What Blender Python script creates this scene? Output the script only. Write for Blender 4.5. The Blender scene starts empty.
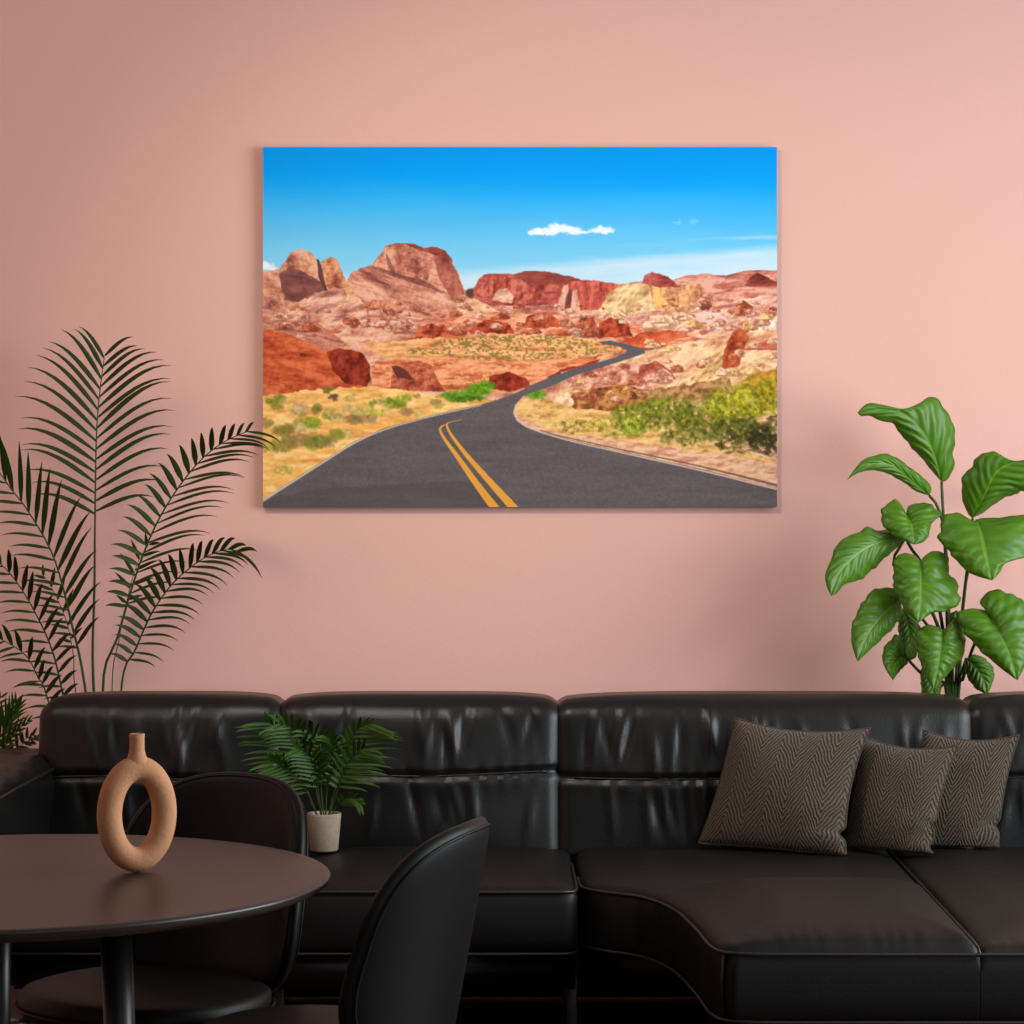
import bpy, bmesh, math, random
import numpy as np
from mathutils import Vector, Matrix

PI = math.pi
F, H = 2400.0, 1.37            # focal length in pixels of a 1024 frame, eye height
WALL_Y = 7.25
scene = bpy.context.scene
COL = scene.collection
rnd = random.Random(7)


def P(px, py, d):
    """A photo pixel at distance d -> a point in the room."""
    return Vector(((px - 512) / F * d, d, H - (py - 512) / F * d))


def lin(r, g, b, k=1.0):
    f = lambda c: (c / 255 / 12.92) if c / 255 <= 0.04045 else ((c / 255 + 0.055) / 1.055) ** 2.4
    return (f(r) * k, f(g) * k, f(b) * k, 1.0)


# ------------------------------------------------------------------ objects
ROOT = {}


def tag(o, label=None, cat=None, group=None, kind=None):
    if label: o['label'] = label
    if cat: o['category'] = cat
    if group: o['group'] = group
    if kind: o['kind'] = kind
    return o


def thing(name, label, cat, loc=(0, 0, 0), rotz=0, group=None):
    o = bpy.data.objects.new(name, None)
    COL.objects.link(o)
    o.empty_display_size = 0.1
    o.location = loc
    o.rotation_euler = (0, 0, rotz)
    ROOT[o.name] = Vector(loc)
    return tag(o, label, cat, group)


def obj(name, bm, m, parent=None, local=False, smooth=True, solid=0):
    if parent is not None and not local:
        r = parent
        while r.parent is not None:
            r = r.parent
        bmesh.ops.translate(bm, verts=bm.verts, vec=-ROOT[r.name])
    me = bpy.data.meshes.new(name)
    bm.to_mesh(me)
    bm.free()
    if smooth:
        me.polygons.foreach_set('use_smooth', [True] * len(me.polygons))
    me.materials.append(m)
    o = bpy.data.objects.new(name, me)
    COL.objects.link(o)
    if parent is not None:
        o.parent = parent
    if solid:
        md = o.modifiers.new('thickness', 'SOLIDIFY')
        md.thickness = solid
        md.offset = 0
    return o


def add_box(bm, lo, hi):
    vs = [bm.verts.new((x, y, z)) for z in (lo[2], hi[2]) for y in (lo[1], hi[1]) for x in (lo[0], hi[0])]
    for f in ((0, 2, 3, 1), (4, 5, 7, 6), (0, 1, 5, 4), (2, 6, 7, 3), (0, 4, 6, 2), (1, 3, 7, 5)):
        bm.faces.new([vs[i] for i in f])


def box(lo, hi):
    bm = bmesh.new()
    add_box(bm, lo, hi)
    return bm


def bevbox(lo, hi, w=0.004, seg=2):
    bm = box(lo, hi)
    bmesh.ops.bevel(bm, geom=list(bm.edges), offset=w, segments=seg, affect='EDGES', profile=0.6)
    return bm


def add_tube(bm, pts, radii, seg=8, closed=False, caps=True):
    pts = [Vector(p) for p in pts]
    n = len(pts)
    if not hasattr(radii, '__len__'):
        radii = [radii] * n
    rings = []
    nrm = None
    for i in range(n):
        a = pts[(i - 1) % n] if (closed or i > 0) else pts[i]
        b = pts[(i + 1) % n] if (closed or i < n - 1) else pts[i]
        t = (b - a).normalized()
        if nrm is None:
            nrm = t.orthogonal().normalized()
        nrm = (nrm - t * nrm.dot(t))
        nrm = nrm.normalized() if nrm.length > 1e-6 else t.orthogonal().normalized()
        bn = t.cross(nrm)
        rings.append([bm.verts.new(pts[i] + (nrm * math.cos(2 * PI * k / seg) + bn * math.sin(2 * PI * k / seg)) * radii[i])
                      for k in range(seg)])
    for i in range(n if closed else n - 1):
        A, B = rings[i], rings[(i + 1) % n]
        off = 0
        if closed and i == n - 1:
            off = min(range(seg), key=lambda o: (A[0].co - B[o].co).length)
        for k in range(seg):
            bm.faces.new((A[k], A[(k + 1) % seg], B[(k + 1 + off) % seg], B[(k + off) % seg]))
    if caps and not closed:
        bm.faces.new(rings[0][::-1])
        bm.faces.new(rings[-1])


def tube(pts, radii, seg=8, closed=False):
    bm = bmesh.new()
    add_tube(bm, pts, radii, seg, closed)
    return bm


def spline(pts, n):
    """Catmull-Rom through pts (sequences of floats), n samples, even in arc length."""
    p = np.array([list(q) for q in pts], float)
    if len(p) == 2:
        t = np.linspace(0, 1, n)[:, None]
        return p[0] * (1 - t) + p[1] * t
    e = np.vstack([2 * p[0] - p[1], p, 2 * p[-1] - p[-2]])
    out = []
    for i in range(1, len(e) - 2):
        t = np.linspace(0, 1, 24, endpoint=False)[:, None]
        a, b, c, d = e[i - 1], e[i], e[i + 1], e[i + 2]
        out.append(0.5 * (2 * b + (c - a) * t + (2 * a - 5 * b + 4 * c - d) * t ** 2 + (3 * b - a - 3 * c + d) * t ** 3))
    out = np.vstack(out + [p[-1:]])
    s = np.concatenate([[0], np.cumsum(np.linalg.norm(np.diff(out[:, :3], axis=0), axis=1))])
    q = np.linspace(0, s[-1], n)
    return np.stack([np.interp(q, s, out[:, k]) for k in range(out.shape[1])], 1)


def add_lathe(bm, prof, seg=48, c=(0, 0, 0)):
    rings = []
    for r, z in prof:
        if r < 1e-6:
            rings.append([bm.verts.new((c[0], c[1], c[2] + z))])
        else:
            rings.append([bm.verts.new((c[0] + r * math.cos(2 * PI * k / seg), c[1] + r * math.sin(2 * PI * k / seg), c[2] + z))
                          for k in range(seg)])
    for A, B in zip(rings, rings[1:]):
        for k in range(seg):
            k2 = (k + 1) % seg
            if len(A) == 1 and len(B) == 1: continue
            if len(A) == 1: bm.faces.new((A[0], B[k2], B[k]))
            elif len(B) == 1: bm.faces.new((A[k], A[k2], B[0]))
            else: bm.faces.new((A[k], A[k2], B[k2], B[k]))


def lathe(prof, seg=48, c=(0, 0, 0)):
    bm = bmesh.new()
    add_lathe(bm, prof, seg, c)
    bmesh.ops.recalc_face_normals(bm, faces=bm.faces)
    return bm


def rbox(lo, hi, r, step=0.02, fn=None):
    """Box with rounded edges on a dense skin; fn(p, n) -> moved p."""
    lo, hi = Vector(lo), Vector(hi)
    c, s = (lo + hi) / 2, (hi - lo) / 2
    bm = bmesh.new()
    cache = {}
    ns = [max(4, int(round(2 * s[k] / step))) for k in range(3)]

    def vert(i):
        key = tuple(i)
        if key in cache: return cache[key]
        p = Vector([-s[k] + 2 * s[k] * i[k] / ns[k] for k in range(3)])
        q = Vector([max(-(s[k] - r), min(s[k] - r, p[k])) for k in range(3)])
        dlt = p - q
        nrm = dlt.normalized() if dlt.length > 1e-9 else Vector((0, 0, 1))
        w = c + q + nrm * r
        if fn: w = fn(w, nrm)
        cache[key] = bm.verts.new(w)
        return cache[key]

    for ax in range(3):
        u, v = (ax + 1) % 3, (ax + 2) % 3
        for side in (0, 1):
            for i in range(ns[u]):
                for j in range(ns[v]):
                    q = []
                    for du, dv in ((0, 0), (1, 0), (1, 1), (0, 1)):
                        idx = [0, 0, 0]
                        idx[ax] = ns[ax] * side
                        idx[u], idx[v] = i + du, j + dv
                        q.append(vert(idx))
                    if not side: q.reverse()
                    bm.faces.new(q)
    return bm


# ---------------------------------------------------------------- materials
def mat(name, color, rough=0.5, spec=0.5, metal=0.0, bump=None, vary=None, coat=0.0, sheen=0.0):
    m = bpy.data.materials.new(name)
    m.use_nodes = True
    nt = m.node_tree
    b = nt.nodes['Principled BSDF']
    b.inputs['Base Color'].default_value = color
    b.inputs['Roughness'].default_value = rough
    b.inputs['Specular IOR Level'].default_value = spec
    b.inputs['Metallic'].default_value = metal
    b.inputs['Coat Weight'].default_value = coat
    b.inputs['Sheen Weight'].default_value = sheen
    tc = nt.nodes.new('ShaderNodeTexCoord')
    if vary:
        sc, c2 = vary
        n = nt.nodes.new('ShaderNodeTexNoise')
        n.inputs['Scale'].default_value = sc
        n.inputs['Detail'].default_value = 5
        nt.links.new(tc.outputs['Object'], n.inputs['Vector'])
        mx = nt.nodes.new('ShaderNodeMix')
        mx.data_type = 'RGBA'
        mx.inputs['A'].default_value = color
        mx.inputs['B'].default_value = c2
        nt.links.new(n.outputs['Fac'], mx.inputs['Factor'])
        nt.links.new(mx.outputs['Result'], b.inputs['Base Color'])
    if bump:
        sc, st, dist = bump
        n = nt.nodes.new('ShaderNodeTexNoise')
        n.inputs['Scale'].default_value = sc
        n.inputs['Detail'].default_value = 4
        nt.links.new(tc.outputs['Object'], n.inputs['Vector'])
        bp = nt.nodes.new('ShaderNodeBump')
        bp.inputs['Strength'].default_value = st
        bp.inputs['Distance'].default_value = dist
        nt.links.new(n.outputs['Fac'], bp.inputs['Height'])
        nt.links.new(bp.outputs['Normal'], b.inputs['Normal'])
    return m


def math_node(nt, op, a, b=None, c=None):
    n = nt.nodes.new('ShaderNodeMath')
    n.operation = op
    for i, v in enumerate((a, b, c)):
        if v is None: continue
        if isinstance(v, (int, float)): n.inputs[i].default_value = v
        else: nt.links.new(v, n.inputs[i])
    return n.outputs[0]


M = {}
M['wall'] = mat('pink_plaster', lin(229, 180, 168), 0.75, 0.25, bump=(150, 0.16, 0.003))
M['umber'] = mat('umber_wall', lin(64, 58, 54), 0.8, 0.2, bump=(60, 0.1, 0.002))
M['white'] = mat('white_paint', lin(176, 170, 164), 0.7, 0.3, bump=(60, 0.1, 0.002))
M['frame'] = mat('window_frame_paint', lin(225, 222, 216), 0.5, 0.4, bump=(60, 0.05, 0.001))
M['leather'] = mat('black_leather', lin(11, 11, 10), 0.37, 0.38, bump=(190, 0.16, 0.003), vary=(7, lin(15, 15, 14)))
M['seat_leather'] = mat('seat_leather', lin(12, 12, 11), 0.50, 0.26, bump=(190, 0.16, 0.003), vary=(7, lin(17, 17, 16)))
M['piping'] = mat('leather_piping', lin(26, 25, 24), 0.42, 0.5, bump=(300, 0.1, 0.001))
M['chair_leather'] = mat('chair_leather', lin(13, 13, 12), 0.46, 0.18, bump=(260, 0.08, 0.002), vary=(9, lin(17, 17, 16)))
M['chair_metal'] = mat('gunmetal_tube', lin(150, 150, 150), 0.35, 0.5, 0.9, bump=(80, 0.03, 0.001))
M['black_metal'] = mat('black_metal', lin(22, 22, 22), 0.38, 0.5, 0.0, bump=(90, 0.03, 0.001))
M['table'] = mat('dark_table_lacquer', lin(40, 32, 30), 0.36, 0.5, bump=(140, 0.04, 0.001), vary=(5, lin(46, 36, 33)))
M['lit_edge'] = mat('lit_table_edge', lin(70, 64, 58), 0.34, 0.5, bump=(140, 0.04, 0.001))  # paler than the top: light caught by the rim is put into the colour
M['clay'] = mat('terracotta', lin(206, 152, 112), 0.8, 0.25, bump=(170, 0.35, 0.003), vary=(25, lin(190, 134, 96)))
M['pot'] = mat('stoneware', lin(172, 156, 136), 0.75, 0.3, bump=(120, 0.3, 0.003), vary=(60, lin(140, 124, 106)))
M['dark_pot'] = mat('dark_planter', lin(52, 48, 45), 0.6, 0.4, bump=(60, 0.2, 0.003))
M['soil'] = mat('soil', lin(46, 34, 26), 0.95, 0.1, bump=(60, 0.8, 0.01), vary=(40, lin(25, 18, 14)))
M['palm'] = mat('palm_leaf', lin(48, 64, 10), 0.5, 0.2, bump=(120, 0.1, 0.001), vary=(6, lin(28, 42, 6)))
M['palm_stem'] = mat('palm_stem', lin(52, 84, 22), 0.5, 0.3, bump=(120, 0.1, 0.001), vary=(9, lin(34, 62, 14)))
M['small_palm'] = mat('young_palm_leaf', lin(56, 94, 10), 0.45, 0.3, bump=(120, 0.1, 0.001), vary=(9, lin(34, 62, 6)))
M['fern'] = mat('olive_leaf', lin(72, 74, 22), 0.5, 0.3, bump=(120, 0.1, 0.001), vary=(9, lin(50, 60, 16)))
M['petiole'] = mat('petiole', lin(44, 74, 20), 0.45, 0.4, bump=(120, 0.1, 0.001))


def wood_floor():
    m = mat('dark_wood_floor', lin(70, 38, 24), 0.35, 0.5)
    nt = m.node_tree
    b = nt.nodes['Principled BSDF']
    tc = nt.nodes.new('ShaderNodeTexCoord')
    br = nt.nodes.new('ShaderNodeTexBrick')
    br.inputs['Scale'].default_value = 1.0
    br.inputs['Brick Width'].default_value = 1.4
    br.inputs['Row Height'].default_value = 0.14
    br.inputs['Mortar Size'].default_value = 0.003
    br.inputs['Color1'].default_value = lin(92, 50, 32)
    br.inputs['Color2'].default_value = lin(70, 38, 25)
    br.inputs['Mortar'].default_value = lin(22, 12, 9)
    nt.links.new(tc.outputs['Object'], br.inputs['Vector'])
    mp = nt.nodes.new('ShaderNodeMapping')
    mp.inputs['Scale'].default_value = (1.5, 30, 1)
    nt.links.new(tc.outputs['Object'], mp.inputs['Vector'])
    n = nt.nodes.new('ShaderNodeTexNoise')
    n.inputs['Scale'].default_value = 2
    n.inputs['Detail'].default_value = 6
    nt.links.new(mp.outputs['Vector'], n.inputs['Vector'])
    mx = nt.nodes.new('ShaderNodeMix')
    mx.data_type = 'RGBA'
    mx.blend_type = 'MULTIPLY'
    mx.inputs['Factor'].default_value = 0.6
    nt.links.new(br.outputs['Color'], mx.inputs['A'])
    nt.links.new(n.outputs['Color'], mx.inputs['B'])
    nt.links.new(mx.outputs['Result'], b.inputs['Base Color'])
    return m


M['floor'] = wood_floor()


def herringbone():
    m = mat('herringbone_wool', lin(90, 78, 66), 0.95, 0.1, sheen=0.12)
    nt = m.node_tree
    b = nt.nodes['Principled BSDF']
    uv = nt.nodes.new('ShaderNodeTexCoord')
    wob = nt.nodes.new('ShaderNodeTexNoise')
    wob.inputs['Scale'].default_value = 9
    nt.links.new(uv.outputs['UV'], wob.inputs['Vector'])
    sp = nt.nodes.new('ShaderNodeSeparateXYZ')
    nt.links.new(uv.outputs['UV'], sp.inputs[0])
    u = math_node(nt, 'MULTIPLY', sp.outputs[0], 3.6)
    tri = math_node(nt, 'ABSOLUTE', math_node(nt, 'SUBTRACT', math_node(nt, 'FRACT', u), 0.5))
    ph = math_node(nt, 'ADD', math_node(nt, 'MULTIPLY', sp.outputs[1], 20.0), math_node(nt, 'MULTIPLY', tri, 10.5))
    ph = math_node(nt, 'ADD', ph, math_node(nt, 'MULTIPLY', wob.outputs['Fac'], 1.8))
    st = math_node(nt, 'MULTIPLY_ADD', math_node(nt, 'SINE', math_node(nt, 'MULTIPLY', ph, 2 * PI)), 0.5, 0.5)
    ns = nt.nodes.new('ShaderNodeTexNoise')
    ns.inputs['Scale'].default_value = 120
    ns.inputs['Detail'].default_value = 3
    nt.links.new(uv.outputs['UV'], ns.inputs['Vector'])
    k = math_node(nt, 'ADD', math_node(nt, 'MULTIPLY', st, 0.46), math_node(nt, 'MULTIPLY', ns.outputs['Fac'], 0.80))
    rp = nt.nodes.new('ShaderNodeValToRGB')
    rp.color_ramp.elements[0].position = 0.28
    rp.color_ramp.elements[0].color = lin(24, 19, 16)
    rp.color_ramp.elements[1].position = 0.98
    rp.color_ramp.elements[1].color = lin(110, 95, 80)
    nt.links.new(k, rp.inputs['Fac'])
    nt.links.new(rp.outputs['Color'], b.inputs['Base Color'])
    bp = nt.nodes.new('ShaderNodeBump')
    bp.inputs['Strength'].default_value = 0.8
    bp.inputs['Distance'].default_value = 0.007
    nt.links.new(k, bp.inputs['Height'])
    nt.links.new(bp.outputs['Normal'], b.inputs['Normal'])
    return m


M['wool'] = herringbone()
M['wool_edge'] = mat('wool_edging', lin(72, 62, 52), 0.95, 0.1, bump=(300, 0.6, 0.003))


def broad_leaf():
    m = mat('broad_leaf', lin(66, 130, 34), 0.42, 0.4)
    nt = m.node_tree
    b = nt.nodes['Principled BSDF']
    uv = nt.nodes.new('ShaderNodeTexCoord')
    sp = nt.nodes.new('ShaderNodeSeparateXYZ')
    nt.links.new(uv.outputs['UV'], sp.inputs[0])
    au = math_node(nt, 'ABSOLUTE', math_node(nt, 'SUBTRACT', sp.outputs[0], 0.5))
    # midrib and side veins are paler
    mid = math_node(nt, 'LESS_THAN', au, 0.018)
    ph = math_node(nt, 'SUBTRACT', math_node(nt, 'MULTIPLY', sp.outputs[1], 9.0), math_node(nt, 'MULTIPLY', au, 5.0))
    vein = math_node(nt, 'POWER', math_node(nt, 'MULTIPLY_ADD', math_node(nt, 'SINE', math_node(nt, 'MULTIPLY', ph, 2 * PI)), 0.5, 0.5), 14.0)
    k = math_node(nt, 'MAXIMUM', math_node(nt, 'MULTIPLY', mid, 0.5), math_node(nt, 'MULTIPLY', vein, 0.10))
    ns = nt.nodes.new('ShaderNodeTexNoise')
    ns.inputs['Scale'].default_value = 14
    nt.links.new(uv.outputs['Object'], ns.inputs['Vector'])
    m1 = nt.nodes.new('ShaderNodeMix')
    m1.data_type = 'RGBA'
    m1.inputs['A'].default_value = lin(46, 90, 4)
    m1.inputs['B'].default_value = lin(82, 130, 14)
    nt.links.new(ns.outputs['Fac'], m1.inputs['Factor'])
    m2 = nt.nodes.new('ShaderNodeMix')
    m2.data_type = 'RGBA'
    m2.inputs['B'].default_value = lin(120, 162, 56)
    nt.links.new(k, m2.inputs['Factor'])
    nt.links.new(m1.outputs['Result'], m2.inputs['A'])
    nt.links.new(m2.outputs['Result'], b.inputs['Base Color'])
    return m


M['broad'] = broad_leaf()


def print_mat():
    m = bpy.data.materials.new('photo_print')
    m.use_nodes = True
    nt = m.node_tree
    b = nt.nodes['Principled BSDF']
    a = nt.nodes.new('ShaderNodeVertexColor')
    a.layer_name = 'print'
    nt.links.new(a.outputs['Color'], b.inputs['Base Color'])
    b.inputs['Roughness'].default_value = 0.85
    b.inputs['Specular IOR Level'].default_value = 0.1
    return m


M['print'] = print_mat()


# -------------------------------------------------------------- the setting
XL, XR, YF, CZ = -3.4, 3.3, -1.6, 3.3


def struct(name, bm, m):
    o = obj(name, bm, m, smooth=False)
    o['kind'] = 'structure'
    return o


struct('floor', box((XL, YF, -0.1), (XR, WALL_Y, 0)), M['floor'])
struct('ceiling', box((XL, YF, CZ), (XR, WALL_Y, CZ + 0.1)), M['white'])
struct('wall_back', box((XL - 0.12, WALL_Y, -0.1), (XR + 0.12, WALL_Y + 0.12, CZ + 0.1)), M['wall'])
struct('wall_left', box((XL - 0.12, YF, -0.1), (XL, WALL_Y, CZ + 0.1)), M['wall'])
WY0, WY1, WZ0, WZ1 = 2.6, 6.0, 0.9, 3.0
RX0, RX1 = 0.3, 2.9
bm = bmesh.new()
add_box(bm, (XL - 0.12, YF - 0.12, -0.1), (RX0, YF, CZ + 0.1))
add_box(bm, (RX1, YF - 0.12, -0.1), (XR + 0.12, YF, CZ + 0.1))
add_box(bm, (RX0, YF - 0.12, -0.1), (RX1, YF, WZ0))
add_box(bm, (RX0, YF - 0.12, WZ1), (RX1, YF, CZ + 0.1))
struct('wall_front', bm, M['umber'])
bm = bmesh.new()
for x in (RX0, (RX0 + RX1) / 2 - 0.03, RX1 - 0.06):
    add_box(bm, (x, YF - 0.09, WZ0), (x + 0.06, YF - 0.03, WZ1))
for z in (WZ0, WZ1 - 0.06):
    add_box(bm, (RX0, YF - 0.089, z), (RX1, YF - 0.031, z + 0.06))
struct('fill_window', bm, M['frame'])  # unseen window added behind the camera as an opening for frontal fill
bm = bmesh.new()
add_box(bm, (XR, YF, -0.1), (XR + 0.12, WY0, CZ + 0.1))
add_box(bm, (XR, WY1, -0.1), (XR + 0.12, WALL_Y, CZ + 0.1))
add_box(bm, (XR, WY0, -0.1), (XR + 0.12, WY1, WZ0))
add_box(bm, (XR, WY0, WZ1), (XR + 0.12, WY1, CZ + 0.1))
struct('wall_right', bm, M['wall'])
bm = bmesh.new()
for y in (WY0, (WY0 + WY1) / 2 - 0.03, WY1 - 0.06):
    add_box(bm, (XR + 0.03, y, WZ0), (XR + 0.09, y + 0.06, WZ1))
for z in (WZ0, WZ1 - 0.06):
    add_box(bm, (XR + 0.031, WY0, z), (XR + 0.089, WY1, z + 0.06))
struct('window_1', bm, M['frame'])
struct('baseboard_back', box((XL, WALL_Y - 0.015, 0), (XR, WALL_Y, 0.09)), M['wall'])

# ------------------------------------------------------------ the landscape
SS = 2
PX0, PX1, PY0, PY1 = 263.0, 777.0, 147.0, 507.0
GW, GH = 642, 450


def paint():
    w, h = GW * SS, GH * SS
    X, Y = np.meshgrid(PX0 + (np.arange(w) + 0.5) / w * (PX1 - PX0), PY0 + (np.arange(h) + 0.5) / h * (PY1 - PY0))
    img = np.zeros((h, w, 3))

    def vnoise(sx, sy, seed, ox=0, oy=0):
        g = np.random.RandomState(seed).rand(257, 257)
        gx, gy = (X - 200 + ox) / sx, (Y - 100 + oy) / sy
        ix, iy = np.floor(gx).astype(int), np.floor(gy).astype(int)
        fx, fy = gx - ix, gy - iy
        fx, fy = fx * fx * (3 - 2 * fx), fy * fy * (3 - 2 * fy)
        ix, iy = ix % 256, iy % 256
        return (g[iy, ix] * (1 - fx) + g[iy, ix + 1] * fx) * (1 - fy) + (g[iy + 1, ix] * (1 - fx) + g[iy + 1, ix + 1] * fx) * fy

    def fbm(sx, sy, seed, octv=4, shear=0.0):
        nonlocal X, Y
        Y0 = Y
        if shear: Y = Y + X * shear + 1000
        t, a, s = 0, 0.5, 0
        for k in range(octv):
            t = t + a * vnoise(sx / 2 ** k, sy / 2 ** k, seed + k)
            s += a
            a *= 0.55
        Y = Y0
        return t / s

    class Lazy:
        """A mask worked out only inside its own box."""
        __array_ufunc__ = None

        def __init__(self, f, bb):
            self.f, self.bb = f, bb

        def _with(self, o, op):
            def g():
                v = o.f() if isinstance(o, Lazy) else o
                if not isinstance(o, Lazy) and getattr(v, 'shape', None) == (h, w): v = v[SL]
                return op(self.f(), v)
            return Lazy(g, self.bb)

        def __and__(self, o): return self._with(o, lambda p, q: p & q)
        def __mul__(self, o): return self._with(o, lambda p, q: p * q)
        __rand__, __rmul__ = __and__, __mul__

    SL = (slice(0, h), slice(0, w))
    XF, YF_ = X, Y

    def inside(poly, wob=0, seed=0, wsc=7):
        def f():
            xx, yy = X, Y
            if wob:
                xx = X + (fbm(wsc, wsc, seed, 3) - 0.5) * 2 * wob
                yy = Y + (fbm(wsc, wsc, seed + 50, 3) - 0.5) * 2 * wob
            r = np.zeros(X.shape, bool)
            n = len(poly)
            for i in range(n):
                (x1, y1), (x2, y2) = poly[i], poly[(i + 1) % n]
                if y1 == y2: continue
                c = (y1 > yy) != (y2 > yy)
                r ^= c & (xx < (x2 - x1) * (yy - y1) / (y2 - y1) + x1)
            return r
        xs, ys_ = [p[0] for p in poly], [p[1] for p in poly]
        return Lazy(f, (min(xs) - wob, min(ys_) - wob, max(xs) + wob, max(ys_) + wob))

    def C(*c):
        return np.array(c, float) / 255

    def put(m, col, a=1.0):
        nonlocal SL, X, Y
        if isinstance(m, Lazy):
            x0, y0, x1, y1 = m.bb
            c0, c1 = int((x0 - PX0) / (PX1 - PX0) * w) - 6, int((x1 - PX0) / (PX1 - PX0) * w) + 6
            r0, r1 = int((y0 - PY0) / (PY1 - PY0) * h) - 6, int((y1 - PY0) / (PY1 - PY0) * h) + 6
            c0, c1, r0, r1 = max(c0, 0), min(c1, w), max(r0, 0), min(r1, h)
            if c1 - c0 < 2 or r1 - r0 < 2: return
            SL = (slice(r0, r1), slice(c0, c1))
            X, Y = XF[SL], YF_[SL]
            m = m.f()
        col = col() if callable(col) else np.asarray(col)
        if getattr(a, 'shape', None) == (h, w): a = a[SL]
        if col.ndim == 3 and col.shape[:2] == (h, w): col = col[SL]
        m = (m.astype(float) * a)[..., None]
        img[SL] = img[SL] * (1 - m) + col * m
        SL = (slice(0, h), slice(0, w))
        X, Y = XF, YF_

    def ramp(t, stops):
        ks = [s[0] for s in stops]
        return np.stack([np.interp(t, ks, [s[1][c] / 255 for s in stops]) for c in range(3)], -1)

    def rockcol(light, base, dark, seed, sx=16, sy=7, shear=0.0, relief=1.0):
        def f():
            n = fbm(sx, sy, seed, 6, shear)
            f_ = fbm(4.5, 3.2, seed + 31, 3, shear)
            g = fbm(1.5, 1.2, seed + 61, 2)
            q = n + 0.40 * f_
            e = (np.roll(np.roll(q, 2, 0), 2, 1) - np.roll(np.roll(q, -2, 0), -2, 1)) * 1.25 * relief
            t = np.clip((n - 0.5) * 1.9 + (f_ - 0.5) * 0.40 + (g - 0.5) * 0.30 + 0.60 + e, 0, 1)
            return ramp(t, [(0, dark), (0.22, [d * 0.45 + b_ * 0.55 for d, b_ in zip(dark, base)]), (0.5, base), (0.78, [l * 0.6 + b_ * 0.4 for l, b_ in zip(light, base)]), (1, light)])
        return f

    def rock(poly, light, base, dark, seed, wob=2, sx=16, sy=7, shear=0.0, relief=1.0, a=1.0, wsc=7):
        put(inside(poly, wob, seed + 7, wsc), rockcol(light, base, dark, seed, sx, sy, shear, relief), a)

    def ell(cx, cy, rx, ry, wob=0, seed=0, wsc=5):
        def f():
            xx, yy = X, Y
            if wob:
                xx = X + (fbm(wsc, wsc, seed, 3) - 0.5) * 2 * wob
                yy = Y + (fbm(wsc, wsc, seed + 50, 3) - 0.5) * 2 * wob
            return np.clip(1.6 * (1.0 - ((xx - cx) / rx) ** 2 - ((yy - cy) / ry) ** 2), 0, 1)
        return Lazy(f, (cx - rx - wob, cy - ry - wob, cx + rx + wob, cy + ry + wob))

    # sky
    put(np.ones(X.shape), ramp(Y + (fbm(120, 25, 3) - 0.5) * 10 - (X - 520) * 0.012, [
        (147, (2, 150, 238)), (178, (3, 160, 246)), (200, (48, 176, 246)), (228, (92, 192, 242)), (255, (122, 205, 242)), (285, (150, 214, 240))]))
    # hazy band and clouds
    edge = np.interp(X, [440, 520, 600, 660, 720, 777], [271, 263, 258, 253, 248, 242])
    put(np.clip((Y - edge) / 9, 0, 1) * (0.45 + 0.5 * fbm(60, 7, 11)), C(222, 234, 244), 0.95)
    put(np.clip((Y - edge + 12) / 5, 0, 1) * np.clip((fbm(70, 6, 17) - 0.55) * 4, 0, 1) * np.clip((X - 560) / 70, 0, 1), C(200, 226, 244), 0.5)
    for cx, cy, rx, ry, s in ((545, 231.5, 16, 4, 1), (559, 228.5, 13, 6, 2), (573, 230.5, 11, 5, 3), (602, 230.5, 14, 4.5, 4), (535, 233, 9, 3, 5), (585, 232, 8, 2, 9),
                              (676, 222.5, 6, 1.6, 6), (693, 221.5, 5, 2.2, 7), (266, 266, 9, 5, 8), (275, 270, 6, 3, 12)):
        put(ell(cx, cy, rx, ry, 2.5, 60 + s), C(242, 247, 252), 0.9 if s != 6 and s != 7 else 0.22)
    # land below the skyline
    sky = [(263, 275), (300, 285), (350, 285), (420, 290), (466, 291), (478, 284), (520, 280), (600, 283), (626, 284), (641, 281), (673, 280), (686, 276), (705, 274),
           (726, 276), (739, 272), (757, 270), (777, 271), (777, 507), (263, 507)]
    rock(sky, (236, 190, 160), (214, 142, 112), (150, 84, 70), 21, 1.5, 26, 7)
    # right distance ridge
    rock([(673, 281), (686, 276), (705, 274), (726, 276), (739, 272), (757, 270), (777, 271), (777, 300), (673, 300)], (232, 172, 150), (200, 118, 100), (150, 74, 66), 22, 1, 22, 5)
    rock([(744, 286), (750, 277), (757, 273), (766, 277), (777, 283), (777, 287)], (180, 90, 76), (140, 62, 54), (98, 42, 40), 23, 1)
    # left rocks
    rock([(255, 276), (263, 272), (280, 269), (287, 259), (292, 252), (302, 249), (312, 253), (318, 261), (321, 275), (331, 300), (300, 325), (255, 330)],
         (234, 180, 146), (200, 132, 104), (128, 72, 64), 24, 1.3, 15, 10, -0.5)
    put(inside([(279, 274), (290, 268), (308, 274), (322, 284), (328, 290), (300, 301), (284, 300)], 2.5, 90), rockcol((136, 84, 76), (112, 62, 62), (88, 46, 52), 25), 0.85)
    rock([(322, 262), (331, 257), (338, 260), (343, 272), (347, 284), (345, 292), (331, 292), (323, 280)], (228, 166, 122), (190, 112, 80), (126, 66, 56), 26, 1.3, 8, 14)
    put(inside([(317, 258), (320, 260), (325, 284), (330, 292), (326, 292), (319, 278)], 1.2, 93), C(84, 44, 46), 0.85)
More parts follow.
